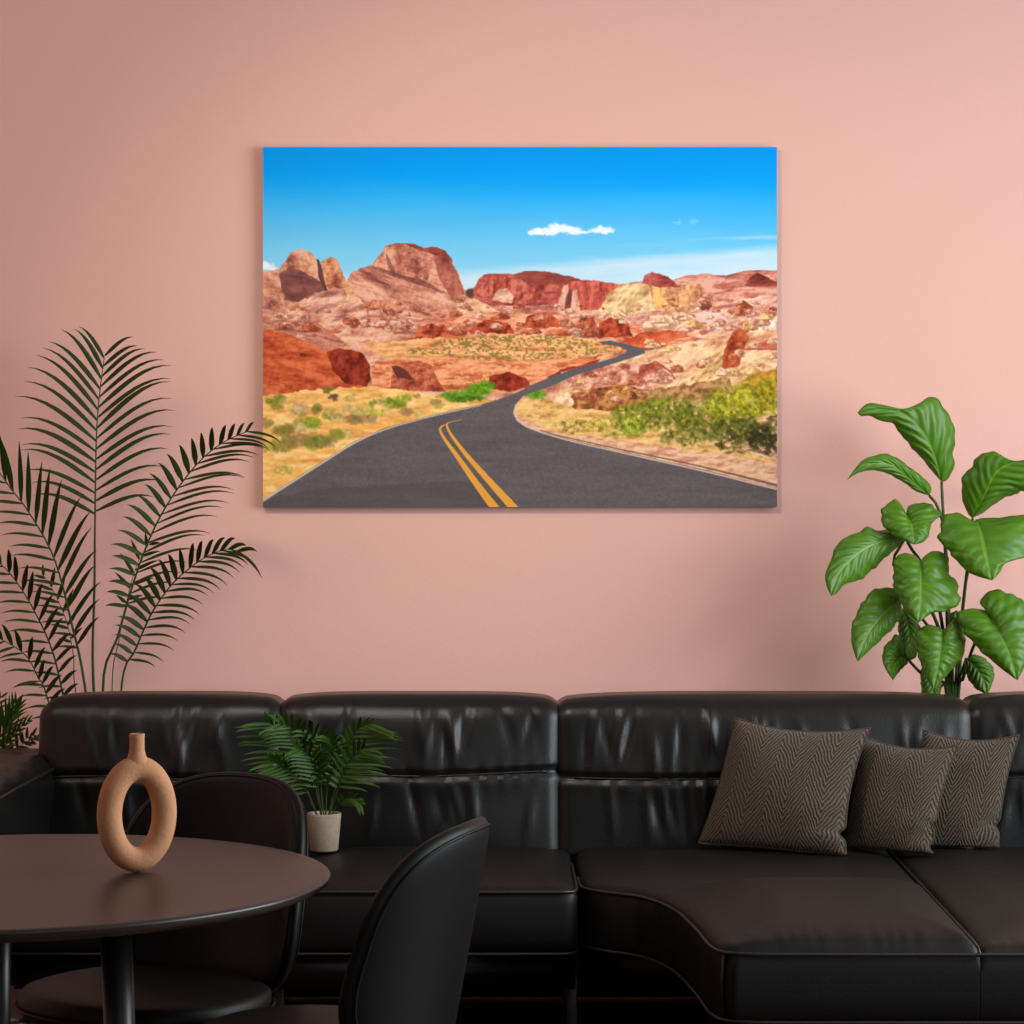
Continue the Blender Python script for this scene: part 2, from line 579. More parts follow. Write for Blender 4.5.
    # dome
    rock([(345, 288), (351, 273), (360, 269), (372, 265), (379, 256), (387, 246), (395, 243), (404, 243), (416, 245), (424, 249), (437, 248), (445, 251), (450, 259), (458, 272),
          (463, 285), (468, 296), (455, 312), (420, 320), (370, 312), (345, 300)], (234, 178, 148), (202, 132, 106), (130, 74, 66), 27, 1.3, 24, 7, -0.4, 1.2)
    rock([(372, 265), (380, 255), (388, 245), (403, 243), (424, 249), (434, 262), (428, 280), (402, 276), (385, 270)], (228, 168, 138), (196, 122, 98), (128, 70, 62), 127, 1.5, 9, 14, -0.2, 1.2)
    put(inside([(404, 243), (416, 244), (424, 248), (437, 247), (446, 251), (453, 262), (444, 261), (432, 254), (420, 250)], 1.2, 95), rockcol((168, 76, 64), (138, 58, 52), (96, 40, 42), 28), 0.9)
    put(inside([(432, 254), (446, 256), (455, 268), (466, 294), (452, 300), (440, 280)], 2, 96), rockcol((196, 110, 90), (164, 84, 70), (104, 52, 50), 29, 7, 16), 0.75)
    put(inside([(386, 252), (391, 262), (396, 275), (393, 276), (387, 264)], 1, 97), C(112, 62, 56), 0.6)
    put(inside([(372, 266), (395, 272), (425, 281), (445, 292), (443, 294), (420, 285), (390, 275)], 1.2, 98), C(116, 66, 60), 0.6)
    # pale slabs at the foot of the left rocks
    rock([(287, 316), (300, 306), (315, 293), (335, 288), (352, 292), (366, 304), (370, 318), (350, 330), (310, 326)], (240, 196, 168), (214, 152, 126), (150, 92, 86), 30, 1.5, 18, 6, 0.2)
    rock([(255, 308), (285, 312), (305, 320), (330, 330), (345, 342), (340, 352), (255, 345)], (222, 156, 128), (196, 126, 102), (140, 82, 74), 31, 1.5, 22, 4, -0.25)
    rock([(345, 290), (352, 284), (356, 292), (350, 300)], (244, 196, 140), (222, 160, 110), (170, 104, 80), 32, 1)
    put(ell(470, 294, 5, 6, 2, 33), C(70, 62, 44), 0.9)
    # mesa
    rock([(473, 294), (476, 286), (479, 279), (485, 274), (516, 274), (526, 271), (547, 272), (568, 276), (584, 281), (592, 290), (585, 305), (473, 306)], (206, 110, 92), (168, 76, 66), (112, 48, 48), 34, 1, 10, 6)
    put(inside([(512, 275), (526, 271), (547, 272), (568, 276), (584, 281), (560, 284), (530, 284)], 1, 35), rockcol((160, 82, 72), (142, 66, 58), (116, 52, 50), 36), 0.9)
    rock([(476, 292), (484, 278), (500, 276), (520, 280), (540, 290), (545, 300), (520, 300), (500, 292), (485, 298)], (214, 120, 98), (176, 78, 64), (116, 48, 46), 37, 2, 6, 10, 0, 1.3)
    rock([(492, 300), (497, 290), (508, 288), (514, 296), (512, 304)], (238, 196, 170), (216, 156, 130), (172, 104, 88), 38, 1.5)
    rock([(460, 312), (466, 298), (478, 300), (490, 306), (500, 312), (480, 320)], (244, 206, 168), (222, 164, 126), (170, 106, 86), 39, 1.5)
    # striped red rock
    rock([(556, 311), (560, 290), (566, 283), (580, 281), (594, 280), (618, 284), (615, 298), (604, 310)], (216, 116, 94), (190, 82, 68), (130, 52, 50), 40, 1.3, 5, 16, 0, 1.2)
    put(inside([(557, 311), (560, 296), (564, 287), (569, 284), (568, 294), (565, 311)], 1.2, 604), rockcol((250, 216, 190), (234, 184, 158), (190, 120, 100), 605, 4, 10), 0.8)
    put(inside([(569, 311), (571, 297), (574, 288), (577, 290), (579, 300), (580, 311)], 1.2, 606), rockcol((250, 216, 190), (236, 190, 160), (190, 120, 100), 607, 4, 10), 0.75)
    put(inside([(564, 309), (566, 296), (570, 288), (572, 294), (570, 309)], 0.8, 43), C(112, 50, 50), 0.8)
    # tan rocks
    rock([(597, 314), (606, 297), (616, 288), (630, 283), (646, 284), (656, 300), (654, 312), (625, 316)], (242, 214, 160), (214, 172, 120), (154, 108, 78), 44, 1.5, 12, 8, 0.4, 1.2)
    rock([(648, 284), (660, 285), (700, 284), (708, 296), (710, 310), (692, 316), (655, 310)], (244, 196, 136), (212, 146, 102), (144, 84, 66), 45, 1.5, 7, 12, 0, 1.2)
    put(inside([(652, 290), (658, 288), (664, 300), (661, 307), (654, 305)], 1.2, 46), C(246, 196, 104), 0.7)
    rock([(641, 284), (644, 276), (652, 272), (661, 274), (673, 280), (680, 287), (660, 287)], (196, 104, 92), (164, 72, 66), (112, 48, 50), 47, 1.2)
    rock([(698, 308), (701, 297), (708, 297), (712, 306), (706, 312)], (150, 84, 66), (116, 60, 52), (80, 42, 42), 48, 1)
    # middle distance: pale right, red centre
    rock([(600, 318), (650, 312), (700, 312), (740, 300), (777, 292), (777, 345), (700, 345), (640, 335)], (246, 206, 184), (224, 160, 136), (168, 98, 84), 49, 2, 24, 6, 0.15)
    put(inside([(685, 322), (700, 312), (720, 312), (730, 322), (712, 330), (690, 328)], 2, 50), C(240, 206, 200), 0.75)
    rock([(734, 316), (736, 304), (743, 300), (752, 306), (752, 316)], (196, 110, 66), (160, 78, 44), (96, 46, 36), 51, 1.3)
    rock([(742, 340), (746, 326), (758, 320), (777, 318), (777, 345), (760, 346)], (252, 234, 218), (238, 206, 184), (186, 134, 110), 52, 1.5, 6, 8)
    rock([(420, 345), (440, 318), (500, 312), (560, 316), (620, 322), (690, 334), (720, 345), (560, 352), (480, 350)], (244, 180, 144), (224, 138, 102), (170, 84, 62), 53, 2, 20, 5)
    # scattered boulders
    rr = random.Random(5)
    pal = [((216, 112, 76), (176, 76, 48), (108, 42, 34)), ((226, 150, 120), (190, 108, 84), (120, 62, 54)), ((200, 90, 56), (160, 60, 38), (100, 38, 32)), ((242, 196, 166), (216, 156, 128), (150, 96, 80))]
    for k in range(150):
        cx, cy = rr.uniform(285, 770), rr.uniform(305, 348)
        if cx < 420 and cy > 338: continue
        s = (1.6 + (cy - 300) * 0.075) * rr.uniform(0.6, 1.2)
        rx = s * rr.uniform(0.8, 2.3)
        l, b_, d_ = pal[rr.randrange(4)]
        def bc(cx=cx, cy=cy, rx=rx, s=s, l=l, b_=b_, d_=d_):
            sh = np.clip((Y - cy) / s * 0.8 + 0.35 + (X - cx) / rx * 0.35, 0, 1)[..., None]
            return (C(*l) * (1 - sh) + (C(*d_) * 0.5 + C(*b_) * 0.5) * sh) * (0.85 + 0.3 * fbm(2.5, 2, 77, 2)[..., None])
        put(ell(cx, cy, rx, s * 0.75, 1.6, 200 + k), bc, 0.85)
    # bigger red boulders
    for q, (x0, y0, x1, y1) in enumerate(((415, 324, 460, 340), (470, 320, 515, 334), (525, 312, 560, 328), (575, 318, 600, 332), (596, 317, 632, 337), (365, 300, 392, 326))):
        m_ = (x0 + x1) / 2
        l, b_, d_ = pal[(0, 2, 0, 0, 2, 1)[q]]
        rock([(x0, y1), (x0 + 3, y0 + 5), (m_ - 6, y0), (m_ + 5, y0 + 1), (x1 - 3, y0 + 6), (x1, y1)], l, b_, d_, 160 + q * 3, 2.5, 7, 7, 0, 1.3)
    def crag(x0, x1, y0, y1, n, pals, smin, smax):
        for k in range(n):
            cx, cy = rr.uniform(x0, x1), rr.uniform(y0, y1)
            sc_ = rr.uniform(smin, smax) * (0.5 + 0.8 * (cy - y0 + 4) / (y1 - y0 + 4))
            m_ = rr.randrange(5, 8)
            pl = []
            for i in range(m_):
                t = PI + PI * i / (m_ - 1)
                q_ = rr.uniform(0.75, 1.15)
                pl.append((cx + math.cos(t) * sc_ * 1.6 * q_, cy + math.sin(t) * sc_ * q_))
            l, b_, d_ = pals[rr.randrange(len(pals))]
            sd = rr.randrange(2000, 9000)
            rock(pl + [(cx + sc_ * 1.3, cy + sc_ * 0.3), (cx - sc_ * 1.2, cy + sc_ * 0.3)], l, b_, d_, sd, 1.2, 5, 4, 0, 1.4, 0.9)
            mx_ = cx + sc_ * rr.uniform(0, 0.5)
            put(inside([(mx_, cy - sc_ * 0.75), (cx + sc_ * 1.5, cy), (cx + sc_ * 1.3, cy + sc_ * 0.3), (mx_ + sc_ * 0.2, cy + sc_ * 0.3)], 1.2, sd), C(*d_), 0.6)
            put(ell(cx, cy + sc_ * 0.35, sc_ * 1.4, sc_ * 0.22, 0.8, sd), C(*d_) * 0.85, 0.5)

    PINK = [((240, 196, 172), (214, 156, 130), (150, 92, 80)), ((226, 158, 126), (194, 122, 94), (128, 70, 60)), ((214, 122, 88), (182, 90, 60), (116, 50, 40))]
    PALE = [((252, 226, 190), (236, 192, 150), (178, 124, 92)), ((244, 200, 172), (222, 158, 130), (160, 98, 78)), ((226, 144, 104), (196, 110, 74), (132, 64, 46)), ((250, 214, 150), (228, 178, 112), (170, 116, 70))]
    crag(268, 420, 312, 330, 16, PINK, 3, 7)
    crag(395, 600, 304, 338, 46, PINK, 2.5, 6)
    crag(600, 775, 300, 330, 44, PALE, 2.5, 6.5)
    # sand plain with scrub
    rock([(360, 345), (430, 338), (520, 334), (590, 338), (626, 346), (610, 356), (570, 364), (500, 366), (400, 364)], (244, 190, 128), (226, 160, 100), (196, 118, 72), 54, 2.5, 18, 4)
    sp = fbm(2.4, 1.5, 55, 2)
    put((sp > 0.57) & inside([(395, 352), (450, 338), (520, 334), (590, 338), (622, 346), (600, 354), (560, 362), (480, 360)], 3, 56), C(126, 108, 50), 0.75)
    rock([(375, 362), (450, 358), (520, 362), (570, 358), (605, 354), (580, 366), (550, 378), (520, 392), (440, 392), (372, 388)], (242, 168, 122), (218, 122, 80), (172, 78, 50), 57, 2, 20, 5)
    sp2 = fbm(4, 2.2, 58, 2)
    put((sp2 > 0.58) & inside([(380, 365), (470, 360), (560, 362), (520, 385), (380, 385)], 3, 59), C(236, 176, 120), 0.8)
    rock([(484, 388), (490, 376), (510, 372), (526, 378), (530, 386), (510, 392)], (176, 70, 46), (140, 48, 32), (96, 34, 28), 61, 1.5, 6, 6)
    rock([(546, 378), (560, 370), (590, 362), (600, 358), (596, 364), (565, 374)], (170, 72, 46), (150, 58, 38), (110, 42, 32), 62, 1)
    # left red mound and boulders
    rock([(255, 332), (270, 329), (290, 335), (302, 340), (318, 347), (334, 352), (352, 360), (372, 392), (300, 398), (255, 400)], (220, 116, 74), (194, 86, 50), (146, 58, 36), 63, 1.5, 18, 7, -0.2)
    rock([(327, 352), (338, 349), (352, 349), (364, 354), (370, 364), (371, 378), (366, 387), (345, 384), (333, 370)], (166, 66, 42), (132, 46, 30), (84, 28, 24), 64, 1.5, 7, 9)
    put(ell(303, 355, 5, 2.5, 1, 65), C(96, 40, 34), 0.8)
    rock([(391, 390), (392, 367), (400, 363), (418, 360), (431, 365), (437, 378), (446, 392)], (214, 124, 92), (176, 86, 58), (120, 52, 40), 66, 1.3, 9, 6)
    put(inside([(391, 366), (400, 366), (408, 372), (414, 380), (398, 378)], 1.2, 67), C(92, 44, 40), 0.85)
    # left grass and brush
    rock([(255, 396), (300, 391), (340, 388), (372, 386), (400, 389), (450, 396), (500, 400), (445, 414), (380, 432), (320, 465), (255, 507)], (250, 212, 140), (238, 182, 102), (212, 146, 78), 68, 2, 16, 5, 0, 0.5)
    put(np.clip((fbm(14, 4, 69) - 0.45) * 4, 0, 1) * inside([(263, 430), (340, 420), (440, 408), (330, 460), (263, 500)], 5, 70), C(240, 172, 76), 0.7)
    put(np.clip((fbm(12, 4, 71) - 0.52) * 5, 0, 1) * inside([(255, 428), (300, 430), (340, 425), (290, 445), (255, 448)], 5, 72), C(196, 92, 50), 0.7)
    for k in range(74):
        t = rr.random()
        cx, cy = 263 + rr.random() * 200, 394 + rr.random() ** 1.3 * 52
        if cy > 462 - (cx - 263) * 0.3: continue
        s = 2.5 + (cy - 390) * 0.10
        colr = [(150, 146, 52), (176, 162, 78), (120, 112, 50), (200, 176, 112), (112, 124, 40), (150, 118, 84)][rr.randrange(6)]
        put(ell(cx, cy, s * rr.uniform(1.1, 2.2), s, 2.6, 300 + k, 4), (lambda: C(*colr) * (0.75 + 0.5 * fbm(3, 3, 400 + k, 2)[..., None])), 0.7)
    for cx, cy, rx, ry, cc in ((274, 401, 10, 5, (132, 132, 44)), (329, 390, 6, 3.5, (104, 110, 36)), (314, 424, 9, 7, (136, 150, 40)), (333, 397, 5, 4, (96, 66, 56)), (395, 403, 15, 6, (128, 142, 40)),
                               (403, 398, 12, 4, (160, 166, 60)), (377, 412, 9, 5, (186, 176, 70)), (366, 408, 7, 5, (196, 176, 80)), (284, 470, 12, 6, (196, 176, 90)), (337, 417, 9, 6, (180, 160, 104)), (300, 408, 12, 7, (188, 158, 116))):
        put(ell(cx, cy, rx, ry, 3, int(cx), 4), (lambda: C(*cc) * (0.7 + 0.6 * fbm(3, 2.5, int(cx) + 9, 2)[..., None])), 0.85)
    for cx, cy, rx, ry, cc in ((455, 396, 16, 6, (92, 142, 34)), (476, 391, 18, 8, (84, 138, 26)), (487, 386, 11, 7, (96, 152, 30)), (468, 399, 22, 4, (70, 112, 28))):
        put(ell(cx, cy, rx, ry, 3, int(cx), 4), (lambda: C(*cc) * (0.65 + 0.7 * fbm(3, 2.5, int(cx) + 9, 2)[..., None])), 0.92)
    # right slope and outcrops
    rock([(560, 372), (600, 362), (640, 352), (680, 344), (720, 335), (777, 330), (777, 460), (620, 450), (560, 430)], (250, 214, 166), (232, 176, 132), (184, 116, 84), 73, 2, 20, 8, 0.3)
    rock([(560, 385), (575, 374), (590, 368), (620, 364), (650, 362), (676, 372), (650, 386), (600, 392)], (240, 190, 160), (208, 132, 104), (150, 78, 62), 74, 2, 9, 7, 0, 1.2)
    rock([(636, 380), (640, 366), (655, 361), (670, 370), (676, 380)], (206, 120, 96), (166, 80, 62), (116, 52, 46), 75, 1.5, 9, 5)
    rock([(614, 345), (640, 333), (676, 330), (690, 336), (650, 346), (625, 350)], (224, 118, 74), (196, 84, 48), (150, 60, 40), 76, 1.5)
    rock([(560, 410), (574, 392), (600, 388), (625, 384), (645, 392), (654, 404), (620, 412), (590, 414)], (206, 142, 82), (160, 92, 50), (92, 52, 36), 77, 2, 7, 7, 0, 1.3)
    rock([(553, 404), (556, 394), (570, 392), (574, 404), (564, 412)], (250, 228, 190), (238, 200, 150), (196, 148, 100), 78, 1.5, 6, 6)
    rock([(684, 388), (700, 368), (716, 352), (727, 348), (737, 362), (730, 376), (708, 390)], (252, 220, 158), (234, 188, 124), (176, 124, 80), 79, 1.5, 12, 7, 0.5)
    rock([(722, 368), (724, 350), (732, 332), (740, 328), (749, 336), (744, 348), (738, 366), (730, 372)], (206, 104, 64), (172, 74, 42), (108, 44, 34), 80, 1.3, 7, 9)
    rock([(742, 350), (760, 342), (777, 338), (777, 350)], (206, 120, 96), (178, 86, 66), (130, 58, 50), 81, 1.3)
    rock([(736, 376), (750, 356), (777, 350), (777, 378), (752, 384)], (246, 214, 172), (228, 180, 132), (176, 120, 88), 82, 1.3, 9, 6)
    rock([(733, 392), (744, 380), (758, 372), (777, 370), (777, 392), (750, 396)], (220, 160, 62), (196, 128, 44), (140, 86, 36), 83, 2.5, 7, 6)
    rock([(630, 390), (690, 384), (730, 378), (735, 392), (700, 402), (650, 402)], (206, 160, 104), (170, 120, 76), (112, 74, 46), 84, 3, 6, 5)
    crag(640, 775, 340, 384, 26, PALE, 3, 7)
    crag(575, 650, 372, 400, 14, PALE[1:], 2.5, 5)
    # right grass, brush and verge
    rock([(513, 412), (519, 400), (545, 398), (575, 408), (620, 412), (660, 420), (777, 462), (777, 489), (700, 470), (620, 452), (560, 438)], (246, 204, 136), (228, 180, 108), (180, 130, 72), 85, 1.5, 12, 5)
    put(ell(535, 394, 14, 6.5, 2.5, 86, 4), (lambda: C(92, 146, 34) * (0.65 + 0.7 * fbm(3, 2.5, 87, 2)[..., None])), 0.95)
    for cx, cy, rx, ry, cc in ((640, 416, 34, 17, (128, 136, 38)), (668, 412, 34, 20, (120, 124, 36)), (700, 420, 34, 22, (108, 110, 34)), (728, 408, 32, 24, (150, 152, 34)), (757, 400, 30, 26, (170, 166, 38)),
                               (770, 392, 22, 20, (158, 140, 34)), (740, 432, 42, 18, (92, 94, 34)), (765, 440, 26, 16, (66, 62, 34)), (690, 436, 36, 10, (126, 120, 52)), (630, 428, 18, 10, (140, 150, 46)), (572, 425, 18, 6, (176, 150, 72)), (598, 424, 14, 7, (188, 172, 60))):
        leaf = fbm(4, 4, int(cx) + 600, 3)
        put(ell(cx, cy, rx, ry, 9, int(cx) + 500, 6) * np.clip((leaf - 0.26) * 6, 0, 1), (lambda: C(*cc) * (0.45 + 1.05 * fbm(3, 3, int(cx) + 700, 2)[..., None])), 0.95)
    put(np.clip((fbm(10, 4, 88) - 0.56) * 6, 0, 1) * inside([(700, 420), (777, 415), (777, 462), (720, 455)], 4, 89), C(58, 48, 30), 0.7)
    put(np.clip((fbm(4, 7, 188) - 0.56) * 6, 0, 1) * inside([(640, 436), (700, 440), (740, 448), (740, 456), (640, 446)], 4, 189), C(226, 186, 130), 0.8)
    rock([(540, 430), (600, 437), (660, 446), (720, 454), (777, 463), (777, 490), (700, 472), (620, 452)], (238, 198, 160), (224, 168, 132), (190, 128, 102), 190, 1.5, 10, 3)
    # road
    road = [(255, 506), (263, 499), (321, 462), (355, 441), (382, 429), (413, 420), (445, 412), (482, 404), (497, 399.5), (518, 392), (531, 385), (555, 375), (584, 366), (613, 358), (625, 353), (627, 350), (620, 346.5), (605, 344.5), (597, 342),
            (610, 340.5), (626, 344), (644, 349), (645, 353), (631, 358), (602, 367), (576, 375), (549, 387), (536, 391), (523, 396), (515, 405), (513, 413), (517, 421), (531, 428), (568, 439), (620, 451), (700, 468.5), (777, 488), (777, 507), (255, 507)]
    n1, n2 = fbm(40, 6, 91), fbm(1.6, 1.6, 92, 2)
    put(inside(road), C(98, 90, 92) * (0.82 + 0.24 * n1 + 0.20 * (n2 - 0.2))[..., None])
    put(inside([(597, 342), (610, 340.5), (644, 349), (645, 353), (631, 358), (576, 375), (540, 388), (531, 385), (613, 358), (627, 350)]) & inside(road), C(92, 96, 104), 0.5)
    put(inside([(263, 499), (321, 488), (470, 480), (520, 507), (263, 507)], 1.5, 94), C(80, 72, 72), 0.4)

    def stripe(pts, wid, col, a=1.0):
        s = spline([(p[0], p[1], 0, w_) for p, w_ in zip(pts, wid)], 60)
        t = np.zeros(X.shape, bool)
        left, right = [], []
        for i in range(len(s)):
            d = s[min(i + 1, len(s) - 1)] - s[max(i - 1, 0)]
            n = np.array([-d[1], d[0]]) / (np.hypot(d[0], d[1]) + 1e-9)
            left.append((s[i, 0] + n[0] * s[i, 3] / 2, s[i, 1] + n[1] * s[i, 3] / 2))
            right.append((s[i, 0] - n[0] * s[i, 3] / 2, s[i, 1] - n[1] * s[i, 3] / 2))
        put(inside(left + right[::-1]), col, a)

    stripe([(447, 424), (440.5, 427.5), (443, 436), (458, 457), (477, 484), (496, 509)], [0.7, 1.8, 2.6, 4.5, 6.5, 8.5], C(226, 160, 66))
    stripe([(462, 419.5), (450, 422), (447, 425), (451, 434), (466, 454), (487, 478), (515, 509)], [0.5, 0.8, 1.8, 2.6, 4.2, 6, 8.5], C(226, 160, 66))
    stripe([(259, 503), (321, 463.5), (355, 442.5), (382, 430.5), (413, 421), (445, 413), (482, 405)], [2.2, 1.7, 1.5, 1.2, 1, 0.9, 0.7], C(214, 200, 186), 0.9)
    stripe([(516, 404), (514.5, 412), (519, 421), (532, 428.7), (568, 440), (620, 452), (700, 470), (777, 489)], [0.8, 1.4, 1.8, 1.5, 1.4, 1.4, 1.5, 1.8], C(214, 186, 172), 0.9)
    stripe([(540, 430), (568, 437.5), (620, 449), (700, 466), (777, 485)], [1, 1.2, 1.4, 1.8, 2.6], C(96, 70, 64), 0.7)
    img = np.clip(img, 0, 1).reshape(GH, SS, GW, SS, 3).mean((1, 3))
    img = np.where(img <= 0.04045, img / 12.92, ((img + 0.055) / 1.055) ** 2.4)
    return img


PRINT_GAIN = 1.06
CF = WALL_Y - 0.028                # front of the canvas
tl, br_ = P(263, 147, CF), P(777, 507, CF)
pic = thing('picture_canvas', 'large landscape photo print on canvas of a desert road, hanging on the pink wall', 'picture', ((tl.x + br_.x) / 2, WALL_Y, br_.z))
img = paint() * PRINT_GAIN
me = bpy.data.meshes.new('printed_face')
gx = np.linspace(tl.x, br_.x, GW) - pic.location.x
gz = np.linspace(tl.z, br_.z, GH) - pic.location.z
vx, vz = np.meshgrid(gx, gz)
co = np.stack([vx, np.full_like(vx, CF - WALL_Y), vz], -1).reshape(-1, 3)
idx = np.arange(GW * GH).reshape(GH, GW)
q = np.stack([idx[:-1, :-1], idx[1:, :-1], idx[1:, 1:], idx[:-1, 1:]], -1).reshape(-1, 4)
me.vertices.add(len(co))
me.vertices.foreach_set('co', co.ravel().astype(np.float32))
me.loops.add(q.size)
me.loops.foreach_set('vertex_index', q.ravel().astype(np.int32))
me.polygons.add(len(q))
me.polygons.foreach_set('loop_start', np.arange(0, q.size, 4, dtype=np.int32))
me.update(calc_edges=True)
at = me.color_attributes.new('print', 'FLOAT_COLOR', 'POINT')
at.data.foreach_set('color', np.concatenate([img, np.ones((GH, GW, 1))], -1).ravel().astype(np.float32))
me.materials.append(M['print'])
o = bpy.data.objects.new('printed_face', me)
COL.objects.link(o)
o.parent = pic
obj('canvas_edge', box((tl.x, CF + 0.0005, br_.z), (br_.x, WALL_Y - 0.002, tl.z)), mat('canvas_wrap', lin(120, 110, 105), 0.85, 0.1, bump=(300, 0.2, 0.001)), pic, smooth=False)

# --------------------------------------------------------------------- sofa
sofa = thing('sectional_sofa', 'long black leather corner sofa with a deep chaise on the right', 'sofa', (0.2, 6.2, 0))


def sst(a, b, x):
    t = max(0.0, min(1.0, (x - a) / (b - a)))
    return t * t * (3 - 2 * t)


def back_cushion(x0, x1, zs, seed, tilt=0.13, creases=()):
    R = random.Random(seed)
    ridges = []
    for k in range(int((x1 - x0) * 34)):
        up = R.random() < 0.62
        ridges.append((R.uniform(x0 + 0.05, x1 - 0.05), R.uniform(0.71, 0.79) if up else R.uniform(0.54, 0.62), R.uniform(0.045, 0.075), R.uniform(0.008, 0.016), R.uniform(-0.3, 0.3), R.uniform(0.004, 0.0095) * R.choice((1, 1, -1))))
    w2 = (x1 - x0) / 2
    xc = (x0 + x1) / 2
    z0, z1 = 0.40, 0.860

    def fn(p, n):
        p = p.copy()
        u, v = (p.x - xc) / w2, (p.z - z0) / (z1 - z0)
        if n.y < 0.1:
            k = min(1.0, -n.y + 0.1)
            off = 0.026 * (1 - min(1, u * u)) * (1 - (2 * v - 1) ** 4)
            sag = zs + 0.006 * math.sin(u * 3 + seed)
            off -= 0.013 * math.exp(-((p.z - sag) / 0.009) ** 2)
            off += 0.007 * math.exp(-((p.z - sag) / 0.05) ** 2) * max(0, 1 - abs(u) ** 4)
            edge = max(0, 1 - abs(u) ** 6)
            for rx, rz, rl, rw, sl, am in ridges:
                dz = (p.z - rz) / rl
                if abs(dz) > 2.2: continue
                off += am * edge * math.exp(-dz * dz) * math.exp(-((p.x - rx - sl * (p.z - rz)) / rw) ** 2)
            # puckers that run out of the seam
            off += 0.0018 * edge * math.exp(-((p.z - sag) / 0.035) ** 2) * math.sin(p.x * 95 + seed + 4 * math.sin(p.x * 13))
            p.y -= off * k
        if n.z > 0.3:
            p.z += 0.010 * (1 - u ** 4) * n.z
        p.z += -0.006 * min(1, abs(u)) ** 8 * sst(0.6, 1, v)
        p.y += (p.z - z0) * tilt
        return p

    bm = rbox((x0 - 0.021, 6.50, z0), (x1 + 0.021, 6.70, z1), 0.052, 0.0095, fn)
    c = obj('back_cushion', bm, M['leather'], sofa)

    def front(u, z):
        off = 0.026 * (1 - u * u) * (1 - (2 * (z - z0) / (z1 - z0) - 1) ** 4)
        return 6.50 - off + (z - z0) * tilt
    pts = []
    for i in range(41):
        u = -0.93 + 1.86 * i / 40
        z = zs + 0.006 * math.sin(u * 3 + seed)
        pts.append((xc + u * w2, front(u, z) + 0.004, z))
    obj('seam', tube(pts, 0.0028, 6), M['piping'], c)
    return c


back_cushion(-1.278, -0.636, 0.647, 3)
back_cushion(-0.634, 0.124, 0.659, 11)
back_cushion(0.128, 1.254, 0.650, 19)
back_cushion(1.258, 2.00, 0.650, 27)
obj('back_frame', bevbox((-1.26, 6.70, 0.012), (2.0, 6.80, 0.80), 0.02, 3), M['leather'], sofa)  # lower part added down to the floor so the gap under the seats stays dark


def seat_cushion(x0, x1, y0, seed):
    R = random.Random(seed)
    w2, xc = (x1 - x0) / 2, (x0 + x1) / 2
    z0, z1, y1 = 0.285, 0.452, 6.58
    rid = [(R.uniform(x0 + .05, x1 - .05), R.uniform(0.006, 0.014), R.uniform(0.001, 0.0025)) for k in range(16)]

    def fn(p, n):
        p = p.copy()
        u, v = (p.x - xc) / w2, (p.y - y0) / (y1 - y0)
        if n.z > 0.1:
            p.z += 0.026 * (1 - abs(u) ** 3) * (1 - abs(2 * v - 1) ** 3) * n.z
        if n.y < -0.2:
            p.y -= 0.014 * (1 - u ** 4) * math.sin(PI * max(0, min(1, (p.z - z0) / (z1 - z0)))) * -n.y
        for rx, rw, am in rid:      # little puckers behind the welt
            p.z += am * n.z * math.exp(-((p.x - rx) / rw) ** 2) * math.exp(-((p.y - y0 - 0.04) / 0.03) ** 2) if n.z > 0 else 0
        return p

    c = obj('seat_cushion', rbox((x0 + 0.002, y0, z0), (x1 - 0.002, y1, z1), 0.03, 0.014, fn), M['seat_leather'], sofa)
    for z in (z1 - 0.010, z0 + 0.006):
        a, b, yy = x0 + 0.012, x1 - 0.012, y0 - 0.003
        obj('piping', tube([(a - 0.006, y0 + 0.45, z + 0.003), (a - 0.008, y0 + 0.04, z), (a, yy + 0.010, z), (a + 0.03, yy, z), (xc, yy - 0.003, z), (b - 0.03, yy, z), (b, yy + 0.010, z), (b + 0.008, y0 + 0.04, z), (b + 0.006, y0 + 0.45, z + 0.003)], 0.0042, 8), M['piping'], c)
    return c


seat_cushion(-1.24, -0.575, 5.86, 2)
seat_cushion(-0.575, 0.163, 5.86, 5)

# chaise: the left outline swings forward in a curve
OUT = [(6.60, 0.172), (6.10, 0.172), (5.96, 0.176), (5.92, 0.19), (5.87, 0.235), (5.81, 0.305), (5.72, 0.352), (5.58, 0.388), (5.44, 0.405), (5.31, 0.417), (5.18, 0.425), (5.115, 0.433), (5.078, 0.445), (5.058, 0.468)]


def xl(y):
    ys = [a for a, b in OUT][::-1]
    xs = [b for a, b in OUT][::-1]
    return float(np.interp(y, ys, xs))


CH_YF = 5.05


def xs_(y):
    return 0.985 + (y - 5.05) * 0.026


